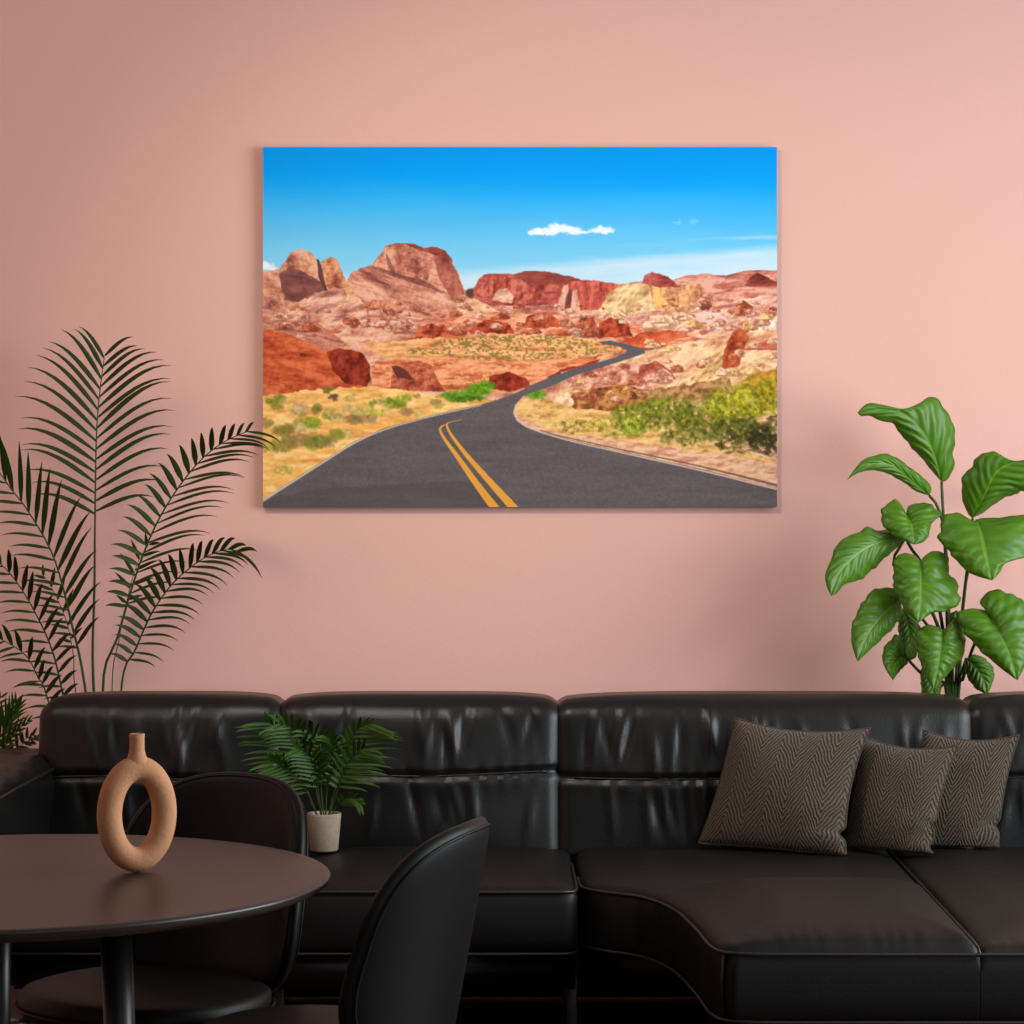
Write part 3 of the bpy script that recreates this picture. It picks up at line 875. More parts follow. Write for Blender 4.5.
def deep_cushion(name, lf, rf, seam_l, seam_r, fn):
    bm = bmesh.new()
    ys = [CH_YF + (6.58 - CH_YF) * i / 130 for i in range(131)]
    NX = 64
    top = []
    for y in ys:
        a, b = lf(y), rf(y)
        row = []
        for j in range(NX + 1):
            t = j / NX
            t = t * t * (3 - 2 * t) * 0.5 + t * 0.5
            x = a + (b - a) * t
            e = min((x - a) * (1.5 if seam_l else 1), y - CH_YF, (b - x) * (1.5 if seam_r else 1), 6.58 - y)
            r = 0.035
            z = 0.452 - (r - math.sqrt(max(0, r * r - max(0, r - e) ** 2))) * 0.55
            z += 0.018 * min(1, max(0, e) / 0.20) ** 0.7
            z += 0.0016 * math.sin(x * 150 + 3 * math.sin(x * 31)) * math.exp(-((y - CH_YF - 0.045) / 0.03) ** 2)
            row.append(bm.verts.new((x, y, z + fn(x, y))))
        top.append(row)
    for i in range(len(ys) - 1):
        for j in range(NX):
            bm.faces.new((top[i][j], top[i][j + 1], top[i + 1][j + 1], top[i + 1][j]))
    loop = [r[0] for r in top[::-1]] + top[0][1:] + [r[-1] for r in top[1:]] + top[-1][-2:0:-1]
    prev = loop
    for zz, ins in ((0.40, -0.006), (0.35, -0.006), (0.31, -0.003), (0.292, 0.006), (0.29, 0.03)):
        cur = []
        n = len(loop)
        for i, v in enumerate(loop):
            tv = loop[(i + 1) % n].co - loop[i - 1].co
            nn = Vector((-tv.y, tv.x, 0)).normalized()      # inward
            if (seam_l and i <= len(ys)) or (seam_r and len(ys) + NX - 2 <= i):
                nn = Vector((0, 1, 0)) if v.co.y < CH_YF + 0.001 else Vector()
            cur.append(bm.verts.new((v.co.x + nn.x * ins, v.co.y + nn.y * ins, zz)))
        for i in range(n):
            bm.faces.new((prev[i], cur[i], cur[(i + 1) % n], prev[(i + 1) % n]))
        for i in ([len(ys) - 1] if seam_l else []) + ([len(ys) + NX - 1] if seam_r else []):
            e_ = bm.edges.get((prev[i], cur[i]))
            if e_: e_.smooth = False
        prev = cur
    bmesh.ops.recalc_face_normals(bm, faces=bm.faces)
    return obj(name, bm, M['seat_leather'], sofa)


def chaise_top(x, y):
    xx = sst(0.40, 0.62, x)             # the front pad swells up against the rear seat
    d = max(0.0, min(5.83 - 0.02 * (x - 0.75) ** 2 - y, (xs_(y) - x) * 1.1, (y - 5.05) * 0.8))
    z = 0.030 * xx * (1 - math.exp(-d / 0.045))
    z -= 0.014 * xx * math.exp(-((y - 5.838 + 0.02 * (x - 0.75) ** 2) / 0.018) ** 2)
    return z + 0.0030 * math.exp(-((y - 6.10 - 0.15 * (x - 0.35)) / 0.012) ** 2) * math.exp(-((x - 0.38) / 0.10) ** 2)


def corner_top(x, y):
    return 0.010 * sst(5.05, 5.4, y) * sst(5.95, 5.75, y) + 0.0022 * math.sin(y * 60 + x * 22) * math.exp(-((x - 1.16) / 0.07) ** 2) * math.exp(-((y - 5.95) / 0.12) ** 2)


ch = deep_cushion('chaise_cushion', lambda y: xl(max(y, 5.058)), lambda y: xs_(y) - 0.0006, False, True, chaise_top)
cc = deep_cushion('seat_cushion', lambda y: xs_(y) + 0.0006, lambda y: 1.92, True, False, corner_top)
outl = [(x, y) for y, x in OUT[1:]] + [(0.52, 5.049)] + [(0.60, 5.047), (0.8, 5.045), (1.2, 5.045), (1.90, 5.047)]
sp_ = spline(outl, 120)
for z in (0.440, 0.297):
    pts = []
    for i in range(len(sp_)):
        d = sp_[min(i + 1, 119)] - sp_[max(i - 1, 0)]
        n = np.array([d[1], -d[0]]) / np.hypot(*d)
        if n[1] > 0.2 or n[0] > 0.5: n = -n
        pts.append((sp_[i, 0] + n[0] * 0.005, sp_[i, 1] + n[1] * 0.005, z))
    obj('piping', tube(pts, 0.0042, 8), M['piping'], ch)
obj('piping', tube([(xs_(6.5), 6.5, 0.451), (xs_(6.0), 6.0, 0.451), (xs_(5.6), 5.6, 0.451), (xs_(5.2), 5.2, 0.451), (xs_(5.08), 5.08, 0.449), (xs_(5.05), 5.052, 0.437)], 0.0042, 8), M['piping'], cc)
obj('piping', tube([(0.447, 5.070, 0.44), (0.443, 5.068, 0.37), (0.447, 5.070, 0.297)], 0.0036, 8), M['piping'], ch)


# base under the seats
bm = bmesh.new()
add_box(bm, (-1.24, 5.93, 0.19), (0.165, 6.72, 0.288))
add_box(bm, (0.166, 5.97, 0.19), (1.9, 6.72, 0.294))
add_box(bm, (0.50, 5.11, 0.19), (1.9, 5.969, 0.294))
bmesh.ops.bevel(bm, geom=list(bm.edges), offset=0.008, segments=2, affect='EDGES')
obj('base', bm, M['leather'], sofa)
arm_fn = lambda p, n: p + Vector((n.x * 0.006 * math.sin(p.z * 30 + p.y * 9), 0, 0.012 * max(0, n.z) + (0.004 * math.sin(p.y * 40) * max(0, n.z))))
arm = obj('arm', rbox((-1.56, 5.50, 0.19), (-1.25, 6.74, 0.70), 0.05, 0.016, arm_fn), M['leather'], sofa)
obj('piping', tube([(-1.246, 6.55, 0.672), (-1.246, 6.0, 0.674), (-1.246, 5.58, 0.672)], 0.004, 8), M['piping'], arm)
for x, y in ((-1.45, 5.6), (-1.45, 6.6), (-0.58, 5.99), (0.15, 5.99), (0.15, 6.6), (0.56, 5.17), (1.8, 5.17), (1.8, 6.6)):
    obj('leg', bevbox((x - 0.012, y - 0.02, 0), (x + 0.012, y + 0.02, 0.195), 0.003), M['black_metal'], sofa)


# ----------------------------------------------------------------- cushions
def pillow(name, label, tl_, tr_, br2, bl_, thick, seed, crumple=0.0, notches=(), uvk=(1, 1)):
    cs = [P(*tl_), P(*tr_), P(*br2), P(*bl_)]
    ctr = sum(cs, Vector()) / 4
    base = Vector((ctr.x, ctr.y, min(c.z for c in cs)))
    nrm = (cs[1] - cs[3]).cross(cs[0] - cs[2]).normalized()
    if nrm.y > 0: nrm = -nrm        # towards the room
    N = 56
    R = random.Random(seed)
    ph = [R.uniform(0, 6) for _ in range(6)]
    bm = bmesh.new()
    uvl = bm.loops.layers.uv.new('UVMap')
    grids = []
    uvs = {}
    for side in (1, -1):
        g = []
        for i in range(N + 1):
            row = []
            for j in range(N + 1):
                u, v = -1 + 2 * j / N, -1 + 2 * i / N
                if side == -1 and (i in (0, N) or j in (0, N)):
                    row.append(grids[0][i][j]); continue
                kx = 0.12 if u > 0 else 0.05
                ky = 0.14 if v > 0 else 0.03
                pu = u * (1 - kx * (1 - v * v))
                pv = v * (1 - ky * (1 - u * u))
                for nv_ in notches:
                    pu -= 0.09 * math.exp(-((v - nv_) / 0.07) ** 2) * sst(0.45, 1, u)
                a, b = (pu + 1) / 2, (pv + 1) / 2
                p = (cs[3] * (1 - a) + cs[2] * a) * (1 - b) + (cs[0] * (1 - a) + cs[1] * a) * b
                h = ((1 - abs(u) ** 2.6) * (1 - abs(v) ** 2.6)) ** 0.5
                h = h * (0.85 + 0.15 * h)
                t = thick * h
                # folds in the lower right corner and soft dents
                fold = crumple * math.sin((u * 0.5 - v) * 11 + ph[0]) * sst(0.25, 0.9, u) * sst(0.15, -0.75, v) * min(1, h * 3)
                t += fold + 0.004 * math.sin(3 * u + ph[1]) * math.sin(4 * v + ph[2]) * h
                p = p + nrm * t * side
                if crumple:
                    p.x += fold * 0.9
                p.y = min(p.y, 6.452 + (p.z - 0.40) * 0.13 - (0.0 if side == 1 else -0.001))     # rests on the backrest and the seat
                p.z = max(p.z, 0.477)
                w = bm.verts.new(p)
                uvs[w] = ((u + 1) / 2 * uvk[0], (v + 1) / 2 * uvk[1])
                row.append(w)
            g.append(row)
        grids.append(g)
    for k, g in enumerate(grids):
        for i in range(N):
            for j in range(N):
                f = [g[i][j], g[i][j + 1], g[i + 1][j + 1], g[i + 1][j]]
                if len(set(f)) < 4: continue
                try: fc = bm.faces.new(f if k == 0 else f[::-1])
                except ValueError: continue
                for lp in fc.loops: lp[uvl].uv = uvs[lp.vert]
    bmesh.ops.recalc_face_normals(bm, faces=bm.faces)
    edge = [grids[0][0][j].co.copy() for j in range(N)] + [grids[0][i][N].co.copy() for i in range(N)] + [grids[0][N][N - j].co.copy() for j in range(N)] + [grids[0][N - i][0].co.copy() for i in range(N)]
    t = thing(name, label, 'cushion', base, 0, 'herringbone cushions on the sofa')
    c = obj('cover', bm, M['wool'], t)
    obj('edge_seam', tube(edge, 0.0036, 6, True), M['wool_edge'], t)
    return t


pillow('throw_cushion', 'largest brown grey herringbone cushion, leftmost of the three on the black sofa', (735, 718, 6.46), (870, 728, 6.38), (846, 857, 6.27), (699, 843, 6.42), 0.075, 1, 0.007, (-0.66,))
pillow('throw_cushion', 'brown grey herringbone cushion in the middle, leaning half behind the largest cushion', (862, 736, 6.45), (958, 746, 6.39), (932, 859, 6.29), (842, 848, 6.42), 0.052, 2, 0.012, (-0.42, -0.80), (0.74, 0.88))
pillow('throw_cushion', 'brown grey herringbone cushion at the rear right, nearest the right edge of the photo', (924, 730, 6.49), (1019, 735, 6.46), (998, 857, 6.41), (905, 846, 6.455), 0.042, 3, 0.010, (-0.5,), (0.74, 0.88))

# -------------------------------------------------------------------- table
TX, TY, TR, TZ = -0.865, 4.15, 0.55, 0.74
tab = thing('round_table', 'round dark brown dining table with black round legs in the left foreground', 'table', (TX, TY, 0))
obj('tabletop', lathe([(0, 0), (TR - 0.022, 0), (TR - 0.005, 0.009), (TR - 0.001, 0.014)], 128, (TX, TY, TZ - 0.022)), M['lit_edge'], tab)
obj('top_surface', lathe([(TR - 0.001, 0.014), (TR, 0.017), (TR - 0.001, 0.020), (TR - 0.004, 0.022), (TR - 0.02, 0.022), (0.3, 0.022), (0, 0.022)], 128, (TX, TY, TZ - 0.022)), M['table'], tab)
obj('under_plate', lathe([(0, -0.03), (0.30, -0.03), (0.31, -0.02), (0.31, -0.001)], 64, (TX, TY, TZ - 0.022)), M['black_metal'], tab)
for deg, r in ((-43, 0.29), (107, 0.29), (222, 0.29)):
    a = math.radians(deg)
    c, s = math.cos(a), math.sin(a)
    obj('leg', tube([(TX + c * r, TY + s * r, TZ - 0.04), (TX + c * (r + 0.02), TY + s * (r + 0.02), 0.38), (TX + c * (r + 0.04), TY + s * (r + 0.04), 0.0)], [0.026, 0.026, 0.019], 24), M['black_metal'], tab)

# --------------------------------------------------------------------- vase
VX, VY = (137 - 512) / F * 4.2, 4.2
vz0 = TZ + 0.0005
ra, rb, rt = 0.0505, 0.0795, 0.0218
rot = math.radians(29)
ux, uy = math.cos(rot), math.sin(rot)
bm = bmesh.new()
pts = [Vector((VX + ux * ra * math.cos(t), VY + uy * ra * math.cos(t), vz0 + rb + rt + rb * math.sin(t))) for t in [2 * PI * k / 72 for k in range(72)]]
add_tube(bm, pts, rt, 28, True)
zc = 2 * rb + rt
add_lathe(bm, [(0.0205, zc + 0.010), (0.0185, zc + 0.0165), (0.0155, zc + 0.0235), (0.0132, zc + 0.032), (0.0130, zc + 0.052), (0.0136, zc + 0.0595), (0.0128, zc + 0.061), (0.0105, zc + 0.060), (0.0098, zc + 0.05), (0.0098, zc + 0.02), (0, zc + 0.02)], 32, (VX, VY, vz0))
bmesh.ops.recalc_face_normals(bm, faces=bm.faces)
tag(obj('ring_vase', bm, M['clay']), 'tan terracotta ring vase with a narrow neck on the round table', 'vase')


# ------------------------------------------------------------------- chairs
def make_chair(label):
    t = thing('dining_chair', label, 'chair', (0, 0, 0), 0, 'black shell chairs at the round table')
    # backrest: padded shell bent round the sitter; front is -y
    A, RC, TH = 0.248, 0.33, 0.021
    zc = 0.655

    def sp(a, h, off):
        ang = a / RC
        n = Vector((math.sin(ang), math.cos(ang), 0))
        y0 = 0.225 - RC + 0.0
        p = Vector((0, y0, 0)) + n * (RC + off)
        p.z = h
        p.y += (h - 0.46) * 0.185
        return p

    NR, NT = 22, 112

    def outline(th, r):
        c, s = math.cos(th), math.sin(th)
        ex = 2 / (2.6 if s > 0 else 3.4)
        hz = 0.180 if s > 0 else 0.262
        a = A * math.copysign(abs(c) ** ex, c) * r
        h = zc + hz * math.copysign(abs(s) ** ex, s) * r
        if h < zc:                       # narrows a little towards the seat
            a *= 1 - 0.26 * ((zc - h) / hz) ** 4
        a *= 1 + 0.13 * sst(0.78, 0.52, h)
        return a, h

    bm = bmesh.new()
    sides = []
    for sg in (1, -1):
        rings = [[bm.verts.new(sp(0, zc, TH * sg))]]
        for i in range(1, NR + 1):
            r = math.sin(PI / 2 * i / NR)
            th_ = TH * (max(0, 1 - r ** 10)) ** 0.5
            if sg == -1 and i == NR:
                rings.append(sides[0][-1]); continue
            rings.append([bm.verts.new(sp(*outline(2 * PI * k / NT, r), th_ * sg)) for k in range(NT)])
        sides.append(rings)
    for q_, rings in enumerate(sides):
        for A_, B_ in zip(rings, rings[1:]):
            for k in range(NT):
                k2 = (k + 1) % NT
                f = [A_[0], B_[k], B_[k2]] if len(A_) == 1 else [A_[k], B_[k], B_[k2], A_[k2]]
                bm.faces.new(f if q_ == 0 else f[::-1])
    bmesh.ops.recalc_face_normals(bm, faces=bm.faces)
    b = obj('backrest', bm, M['chair_leather'], t, True)
    obj('seam', tube([sp(*outline(2 * PI * k / 120, 0.925), TH * 0.80) for k in range(120)], 0.0028, 6, True), M['chair_leather'], b, True)
    obj('seam', tube([sp(*outline(2 * PI * k / 120, 0.965), -TH * 0.55) for k in range(120)], 0.0025, 6, True), M['chair_leather'], b, True)
    # seat pad
    bm = bmesh.new()
    prof = [(0, 0.388), (0.80, 0.390), (0.94, 0.397), (0.99, 0.410), (1.0, 0.424), (0.985, 0.438), (0.93, 0.448), (0.8, 0.454), (0.5, 0.458), (0, 0.459)]
    pr = spline([(a, b_, 0) for a, b_ in prof], 48)
    rings = []
    for r, z, _ in pr:
        ring = []
        for k in range(80):
            c, s = math.cos(2 * PI * k / 80), math.sin(2 * PI * k / 80)
            ex = 2 / 2.4
            ring.append(bm.verts.new((0.247 * max(r, 1e-4) * math.copysign(abs(c) ** ex, c), 0.215 * max(r, 1e-4) * math.copysign(abs(s) ** ex, s) - 0.02, z)))
        rings.append(ring)
    for A_, B_ in zip(rings, rings[1:]):
        for k in range(80):
            bm.faces.new((A_[k], A_[(k + 1) % 80], B_[(k + 1) % 80], B_[k]))
    bmesh.ops.remove_doubles(bm, verts=bm.verts, dist=0.0005)
    bmesh.ops.recalc_face_normals(bm, faces=bm.faces)
    s_ = obj('seat', bm, M['chair_leather'], t, True)
    ex = 2 / 2.4
    obj('piping', tube([(0.249 * math.copysign(abs(math.cos(a)) ** ex, math.cos(a)), 0.217 * math.copysign(abs(math.sin(a)) ** ex, math.sin(a)) - 0.02, 0.416) for a in [2 * PI * k / 90 for k in range(90)]], 0.003, 6, True), M['chair_leather'], s_, True)
    # metal carrier and legs
    obj('seat_frame', tube([(0.20 * math.cos(a), 0.18 * math.sin(a) - 0.02, 0.381) for a in [2 * PI * k / 64 for k in range(64)]], 0.008, 10, True), M['chair_metal'], t, True)
    for sx, sy in ((1, 1), (-1, 1), (1, -1), (-1, -1)):
        pts = spline([(sx * 0.17, sy * 0.135 - 0.02, 0.381), (sx * 0.215, sy * 0.165 - 0.02, 0.380), (sx * 0.250, sy * 0.19 - 0.02, 0.364), (sx * 0.264, sy * 0.198 - 0.02, 0.33), (sx * 0.272, sy * 0.208 - 0.02, 0.18), (sx * 0.280, sy * 0.218 - 0.02, 0.0)], 20)
        obj('leg', tube(pts, 0.0095, 12), M['chair_metal'], t, True)
    # bracket between seat and back
    for sx in (-1, 1):
        obj('bracket', tube(spline([(sx * 0.10, 0.12, 0.381), (sx * 0.11, 0.19, 0.384), (sx * 0.115, 0.205, 0.43), (sx * 0.115, 0.212, 0.50)], 14), 0.008, 10), M['chair_metal'], t, True)
    return t


def copy_tree(o, parent=None):
    c = o.copy()
    COL.objects.link(c)
    if parent is not None: c.parent = parent
    for ch_ in [x for x in o.children]:
        copy_tree(ch_, c)
    return c


chA = make_chair('black padded shell chair behind the round table, turned towards it beside the sofa')
chB = copy_tree(chA)
chA.location = (-0.703, 4.68, 0)
chA.rotation_euler = (0, 0, math.radians(-32))
chB['label'] = 'black padded shell chair in the foreground, seen from behind to the right of the table'
chB.location = (-0.350, 4.25, 0)
chB.rotation_euler = (0, 0, math.radians(-106))


# ------------------------------------------------------------------- plants
def planter(t, x, y, r, h, m, soil=True):
    c = (x, y, 0)
    obj('pot', lathe([(0, 0.001), (r * 0.74, 0.001), (r * 0.78, 0.01), (r * 0.97, h - 0.03), (r, h - 0.02), (r, h), (r * 0.93, h), (r * 0.91, h - 0.03), (0, h - 0.035)], 48, c), m, t)
    if soil:
        obj('soil', lathe([(0, 0.008), (r * 0.5, 0.006), (r * 0.905, 0)], 32, (x, y, h - 0.03)), M['soil'], t)


def frond(t, path, leaf, mats, n, ul, ur, al, ar, wid, droop=0.3, s0=0.3, rr=0.004, seed=0, dl=-0.2, dr=-0.2, name='frond', tipl=0.35, bl=0.55, wl=1.0, wr=1.0):
    """path: (px, py, d) along the stem; ul / ur leaflet length on the left / right (m); al / ar
    angles from the stem (deg, base and tip); dl / dr lean of each row towards the room."""
    R = random.Random(seed)
    pts3 = [P(*q_) if len(q_) == 3 else Vector(q_[:3]) for q_ in path]
    S = spline(pts3, 80)
    bm = bmesh.new()
    add_tube(bm, [Vector(p) for p in S[::2]], [rr * (1 - 0.8 * i / 40) for i in range(40)], 8)
    stem = obj(name, bm, mats[1], t)
    bm = bmesh.new()
    view = Vector((0, -1, 0))
    for side in (-1, 1):
        L0, ang, lean = (ul, al, dl) if side < 0 else (ur, ar, dr)
        for k in range(n):
            s = s0 + (1 - s0) * (k + (0.25 if side > 0 else 0)) / (n - 0.4)
            s = min(s, 0.995)
            i = s * 79
            i0 = min(int(i), 78)
            p = Vector(S[i0] * (1 - (i - i0)) + S[i0 + 1] * (i - i0))
            tg = Vector(S[min(i0 + 2, 79)] - S[max(i0 - 2, 0)]).normalized()
            sd = view.cross(tg).normalized() * -side      # left of the stem as seen in the photo
            if side < 0: sd = -tg.cross(view).normalized() * -1
            sd = Vector((-tg.z, 0, tg.x)).normalized() * (1 if side < 0 else -1)
            q_ = (s - s0) / (1 - s0)
            a = math.radians(ang[0] + (ang[1] - ang[0]) * q_) + R.uniform(-0.06, 0.06)
            prof = bl + (1 - bl) * min(1, q_ / 0.3) if q_ < 0.3 else (1 if q_ < 0.6 else 1 - (1 - tipl) * ((q_ - 0.6) / 0.4) ** 1.3)
            L = L0 * prof * R.uniform(0.93, 1.05)
            dirv = (tg * math.cos(a) + sd * math.sin(a) + view * -lean * -1).normalized()
            m_ = 9
            wv = dirv.cross(view + Vector((0, 0, 0.55)) ).normalized()
            w0 = wid * (wl if side < 0 else wr) * (0.7 + 0.3 * prof) * R.uniform(0.9, 1.1)
            prev = None
            pos = p.copy()
            dcur = dirv.copy()
            for j in range(m_ + 1):
                f = j / m_
                w = w0 * (min(1, 0.35 + f * 2.6) * (1 - max(0, (f - 0.3) / 0.7) ** 1.9)) + 0.0003
                side_v = wv * w
                fold = dcur.cross(wv).normalized() * w * 0.35
                cur = [bm.verts.new(pos - side_v + fold), bm.verts.new(pos), bm.verts.new(pos + side_v + fold)]
                if prev:
                    bm.faces.new((prev[0], prev[1], cur[1], cur[0]))
                    bm.faces.new((prev[1], prev[2], cur[2], cur[1]))
                prev = cur
                dcur = (dcur + Vector((0, 0, -1)) * droop * (0.1 + 1.3 * f * f) / m_ * 2.2).normalized()
                pos = pos + dcur * (L / m_)
    obj('leaflets', bm, mats[0], stem)
    return stem


# big palm behind the sofa
px_, py_ = -1.165, 7.0
palm = thing('potted_palm', 'tall dark green feathery palm growing behind the left end of the sofa', 'plant', (px_, py_, 0))
planter(palm, px_, py_, 0.16, 0.30, M['dark_pot'])
LM = (M['palm'], M['palm_stem'])
B = lambda dx=0, dy=0: (px_ + dx, py_ + dy, 0.28, 1)
pp = lambda *a: tuple(P(*a)) + (1,)
frond(palm, [B(0.0), pp(94, 694, 7.0), pp(94.5, 580, 7.02), pp(96, 450, 7.04), pp(99, 400, 7.04), pp(105, 352, 7.02)], None, LM, 16, 0.265, 0.265, (60, 33), (60, 33), 0.0074, 0.80, 0.695, 0.0062, 1, 0.12, 0.12, tipl=0.36, bl=0.7)
frond(palm, [B(0.02), pp(103, 694, 7.0), pp(118, 636, 7.0), pp(136, 575, 6.98), pp(153, 531, 6.95), pp(172, 497, 6.92), pp(197, 464, 6.88), pp(222, 443, 6.85), pp(250, 430, 6.80)], None, LM, 22, 0.115, 0.215, (88, 28), (50, 20), 0.0080, 0.62, 0.545, 0.0058, 2, 0.5, 0.1, tipl=0.55, wr=0.6)
frond(palm, [B(0.03), pp(121, 694, 6.98), pp(136, 649, 6.95), pp(145, 627, 6.92), pp(156, 606, 6.88), pp(176, 580, 6.83), pp(204, 558, 6.78), pp(228, 549, 6.74), pp(242, 553, 6.72)], None, LM, 20, 0.115, 0.165, (80, 20), (58, 16), 0.0078, 0.75, 0.535, 0.0050, 3, 0.4, 0.2, tipl=0.7, wr=0.6)
frond(palm, [B(-0.01), pp(86, 694, 6.99), pp(72, 625, 6.97), pp(54, 558, 6.95), pp(28, 511, 6.92), pp(11, 489, 6.90), pp(-5, 467, 6.87), pp(-35, 440, 6.84)], None, LM, 19, 0.125, 0.205, (68, 30), (48, 26), 0.0082, 0.50, 0.50, 0.0060, 4, 0.15, 0.2, tipl=0.5, wl=0.6)
frond(palm, [B(-0.02), pp(63, 694, 6.95), pp(52, 650, 6.92), pp(37, 616, 6.88), pp(18, 584, 6.84), pp(-2, 562, 6.80), pp(-35, 545, 6.78)], None, LM, 17, 0.105, 0.125, (70, 35), (58, 30), 0.0078, 0.55, 0.50, 0.0050, 5, 0.15, 0.45, tipl=0.5, wl=0.6)
frond(palm, [B(-0.03), pp(48, 700, 6.92), pp(40, 682, 6.90), pp(28, 658, 6.88), pp(10, 644, 6.85), pp(-10, 636, 6.83), pp(-35, 640, 6.8)], None, LM, 15, 0.085, 0.100, (75, 35), (62, 30), 0.0072, 0.6, 0.49, 0.0046, 6, 0.15, 0.4, tipl=0.6, wl=0.6)
frond(palm, [B(0.015), pp(112, 694, 7.02), pp(119, 640, 7.03), pp(128, 596, 7.03), pp(138, 562, 7.02), pp(152, 540, 7.0)], None, LM, 5, 0.075, 0.08, (60, 35), (60, 35), 0.006, 0.3, 0.80, 0.0032, 7, 0.2, 0.2)
frond(palm, [B(-0.015), pp(76, 694, 7.03), pp(74, 660, 7.04), pp(66, 620, 7.04), pp(50, 585, 7.03), pp(40, 572, 7.02)], None, LM, 6, 0.07, 0.08, (60, 35), (55, 35), 0.006, 0.3, 0.76, 0.0032, 8, 0.2, 0.2)

# low palm beyond the sofa arm
qx, qy = -1.62, 6.98
lp = thing('potted_palm', 'small bright green palm at the far left edge, peeping over the sofa arm', 'plant', (qx, qy, 0))
planter(lp, qx, qy, 0.13, 0.28, M['dark_pot'])
B2 = lambda dx=0, dy=0: (qx + dx, qy + dy, 0.26, 1)
SM = (M['small_palm'], M['palm_stem'])
frond(lp, [B2(0.02), pp(-30, 800, 6.92), pp(-14, 765, 6.9), pp(0, 738, 6.89), pp(12, 712, 6.88), pp(17, 700, 6.87)], None, SM, 14, 0.10, 0.085, (50, 15), (40, 12), 0.0046, 0.2, 0.52, 0.003, 11, 0.2, 0.25)
frond(lp, [B2(0.03), pp(-26, 800, 6.91), pp(-8, 768, 6.88), pp(6, 745, 6.86), pp(22, 726, 6.85), pp(30, 720, 6.84)], None, SM, 13, 0.085, 0.05, (40, 12), (40, 20), 0.0046, 0.25, 0.52, 0.003, 12, 0.2, 0.25)
frond(lp, [B2(0.0), pp(-40, 790, 6.94), pp(-26, 750, 6.93), pp(-12, 718, 6.92), pp(2, 695, 6.9)], None, SM, 12, 0.07, 0.09, (45, 25), (50, 20), 0.0046, 0.3, 0.5, 0.003, 13, 0.2, 0.25)
FM = (M['fern'], M['palm_stem'])
frond(lp, [B2(0.05), pp(-18, 790, 6.98), pp(0, 765, 6.98), pp(14, 752, 6.97), pp(26, 742, 6.96), pp(40, 738, 6.95)], None, FM, 14, 0.05, 0.045, (75, 40), (75, 40), 0.0042, 0.25, 0.45, 0.0025, 14, 0.1, 0.2)
frond(lp, [B2(0.06), pp(-10, 790, 6.99), pp(8, 772, 6.99), pp(20, 760, 6.98), pp(36, 752, 6.97)], None, FM, 12, 0.045, 0.04, (75, 40), (75, 40), 0.0042, 0.25, 0.45, 0.0025, 15, 0.1, 0.2)

frond(lp, [B2(0.04), pp(-16, 790, 6.97), pp(2, 762, 6.96), pp(16, 748, 6.95), pp(30, 736, 6.94), pp(42, 736, 6.93)], None, FM, 16, 0.055, 0.055, (75, 40), (75, 40), 0.0050, 0.35, 0.45, 0.0025, 16, 0.1, 0.2)
frond(lp, [B2(0.02), pp(-28, 800, 6.90), pp(-10, 760, 6.88), pp(4, 730, 6.87), pp(20, 704, 6.86)], None, SM, 15, 0.11, 0.10, (30, 12), (42, 14), 0.0048, 0.35, 0.5, 0.003, 17, 0.2, 0.25)

# potted palm on the sofa seat
sx_, sy_ = (324 - 512) / F * 6.36, 6.36
SZ = 0.4735
sm = thing('potted_palm', 'little palm in a small beige stoneware pot on the sofa seat', 'plant', (sx_, sy_, SZ))
c3 = (sx_, sy_, SZ)
obj('pot', lathe([(0, 0.0), (0.035, 0.0), (0.0375, 0.003), (0.0455, 0.092), (0.0452, 0.0985), (0.0435, 0.0995), (0.0418, 0.098), (0.041, 0.088), (0, 0.086)], 48, c3), M['pot'], sm)
obj('soil', lathe([(0, 0.091), (0.02, 0.090), (0.0412, 0.087)], 32, c3), M['soil'], sm)
B3 = lambda dx=0, dy=0: (sx_ + dx, sy_ + dy, SZ + 0.085, 1)
D = 6.36
fr = [
    ([B3(-0.012), pp(311, 803, D), pp(304, 776, D - .01), pp(291, 751, D - .03), pp(278, 731, D - .05), pp(268, 722, D - .07)], 14, 0.14, 0.07, (74, 30), (68, 30), 0.34),
    ([B3(-0.006), pp(317, 795, D), pp(311, 765, D - .02), pp(302, 742, D - .05), pp(290, 727, D - .08), pp(278, 722, D - .1)], 13, 0.11, 0.075, (70, 30), (65, 25), 0.6),
    ([B3(-0.015, -0.01), pp(312, 802, D - .02), pp(302, 784, D - .04), pp(288, 770, D - .07), pp(272, 762, D - .1)], 10, 0.115, 0.07, (66, 30), (60, 30), 0.4),
    ([B3(0.0), pp(321, 790, D), pp(321, 762, D - .01), pp(316, 742, D - .03), pp(308, 730, D - .06)], 12, 0.09, 0.09, (65, 30), (65, 30), 0.6),
    ([B3(0.004), pp(327, 790, D), pp(331, 765, D - .02), pp(333, 748, D - .05), pp(330, 738, D - .08)], 12, 0.085, 0.08, (65, 30), (65, 30), 0.7),
    ([B3(0.01), pp(333, 796, D), pp(342, 766, D), pp(350, 742, D - .01), pp(359, 728, D - .03), pp(370, 723, D - .05)], 12, 0.05, 0.155, (60, 20), (78, 30), 0.34),
    ([B3(0.012), pp(334, 800, D), pp(342, 776, D - .03), pp(352, 758, D - .06), pp(364, 748, D - .09)], 10, 0.07, 0.12, (65, 30), (70, 30), 0.45),
    ([B3(0.016, -0.01), pp(336, 807, D - .02), pp(343, 800, D - .04), pp(352, 798, D - .07), pp(360, 803, D - .09)], 8, 0.04, 0.06, (50, 25), (45, 25), 0.45),
    ([B3(-0.004, -0.012), pp(318, 790, D - .03), pp(315, 770, D - .06), pp(307, 754, D - .1), pp(296, 748, D - .13)], 11, 0.08, 0.08, (65, 30), (65, 30), 0.7),
]
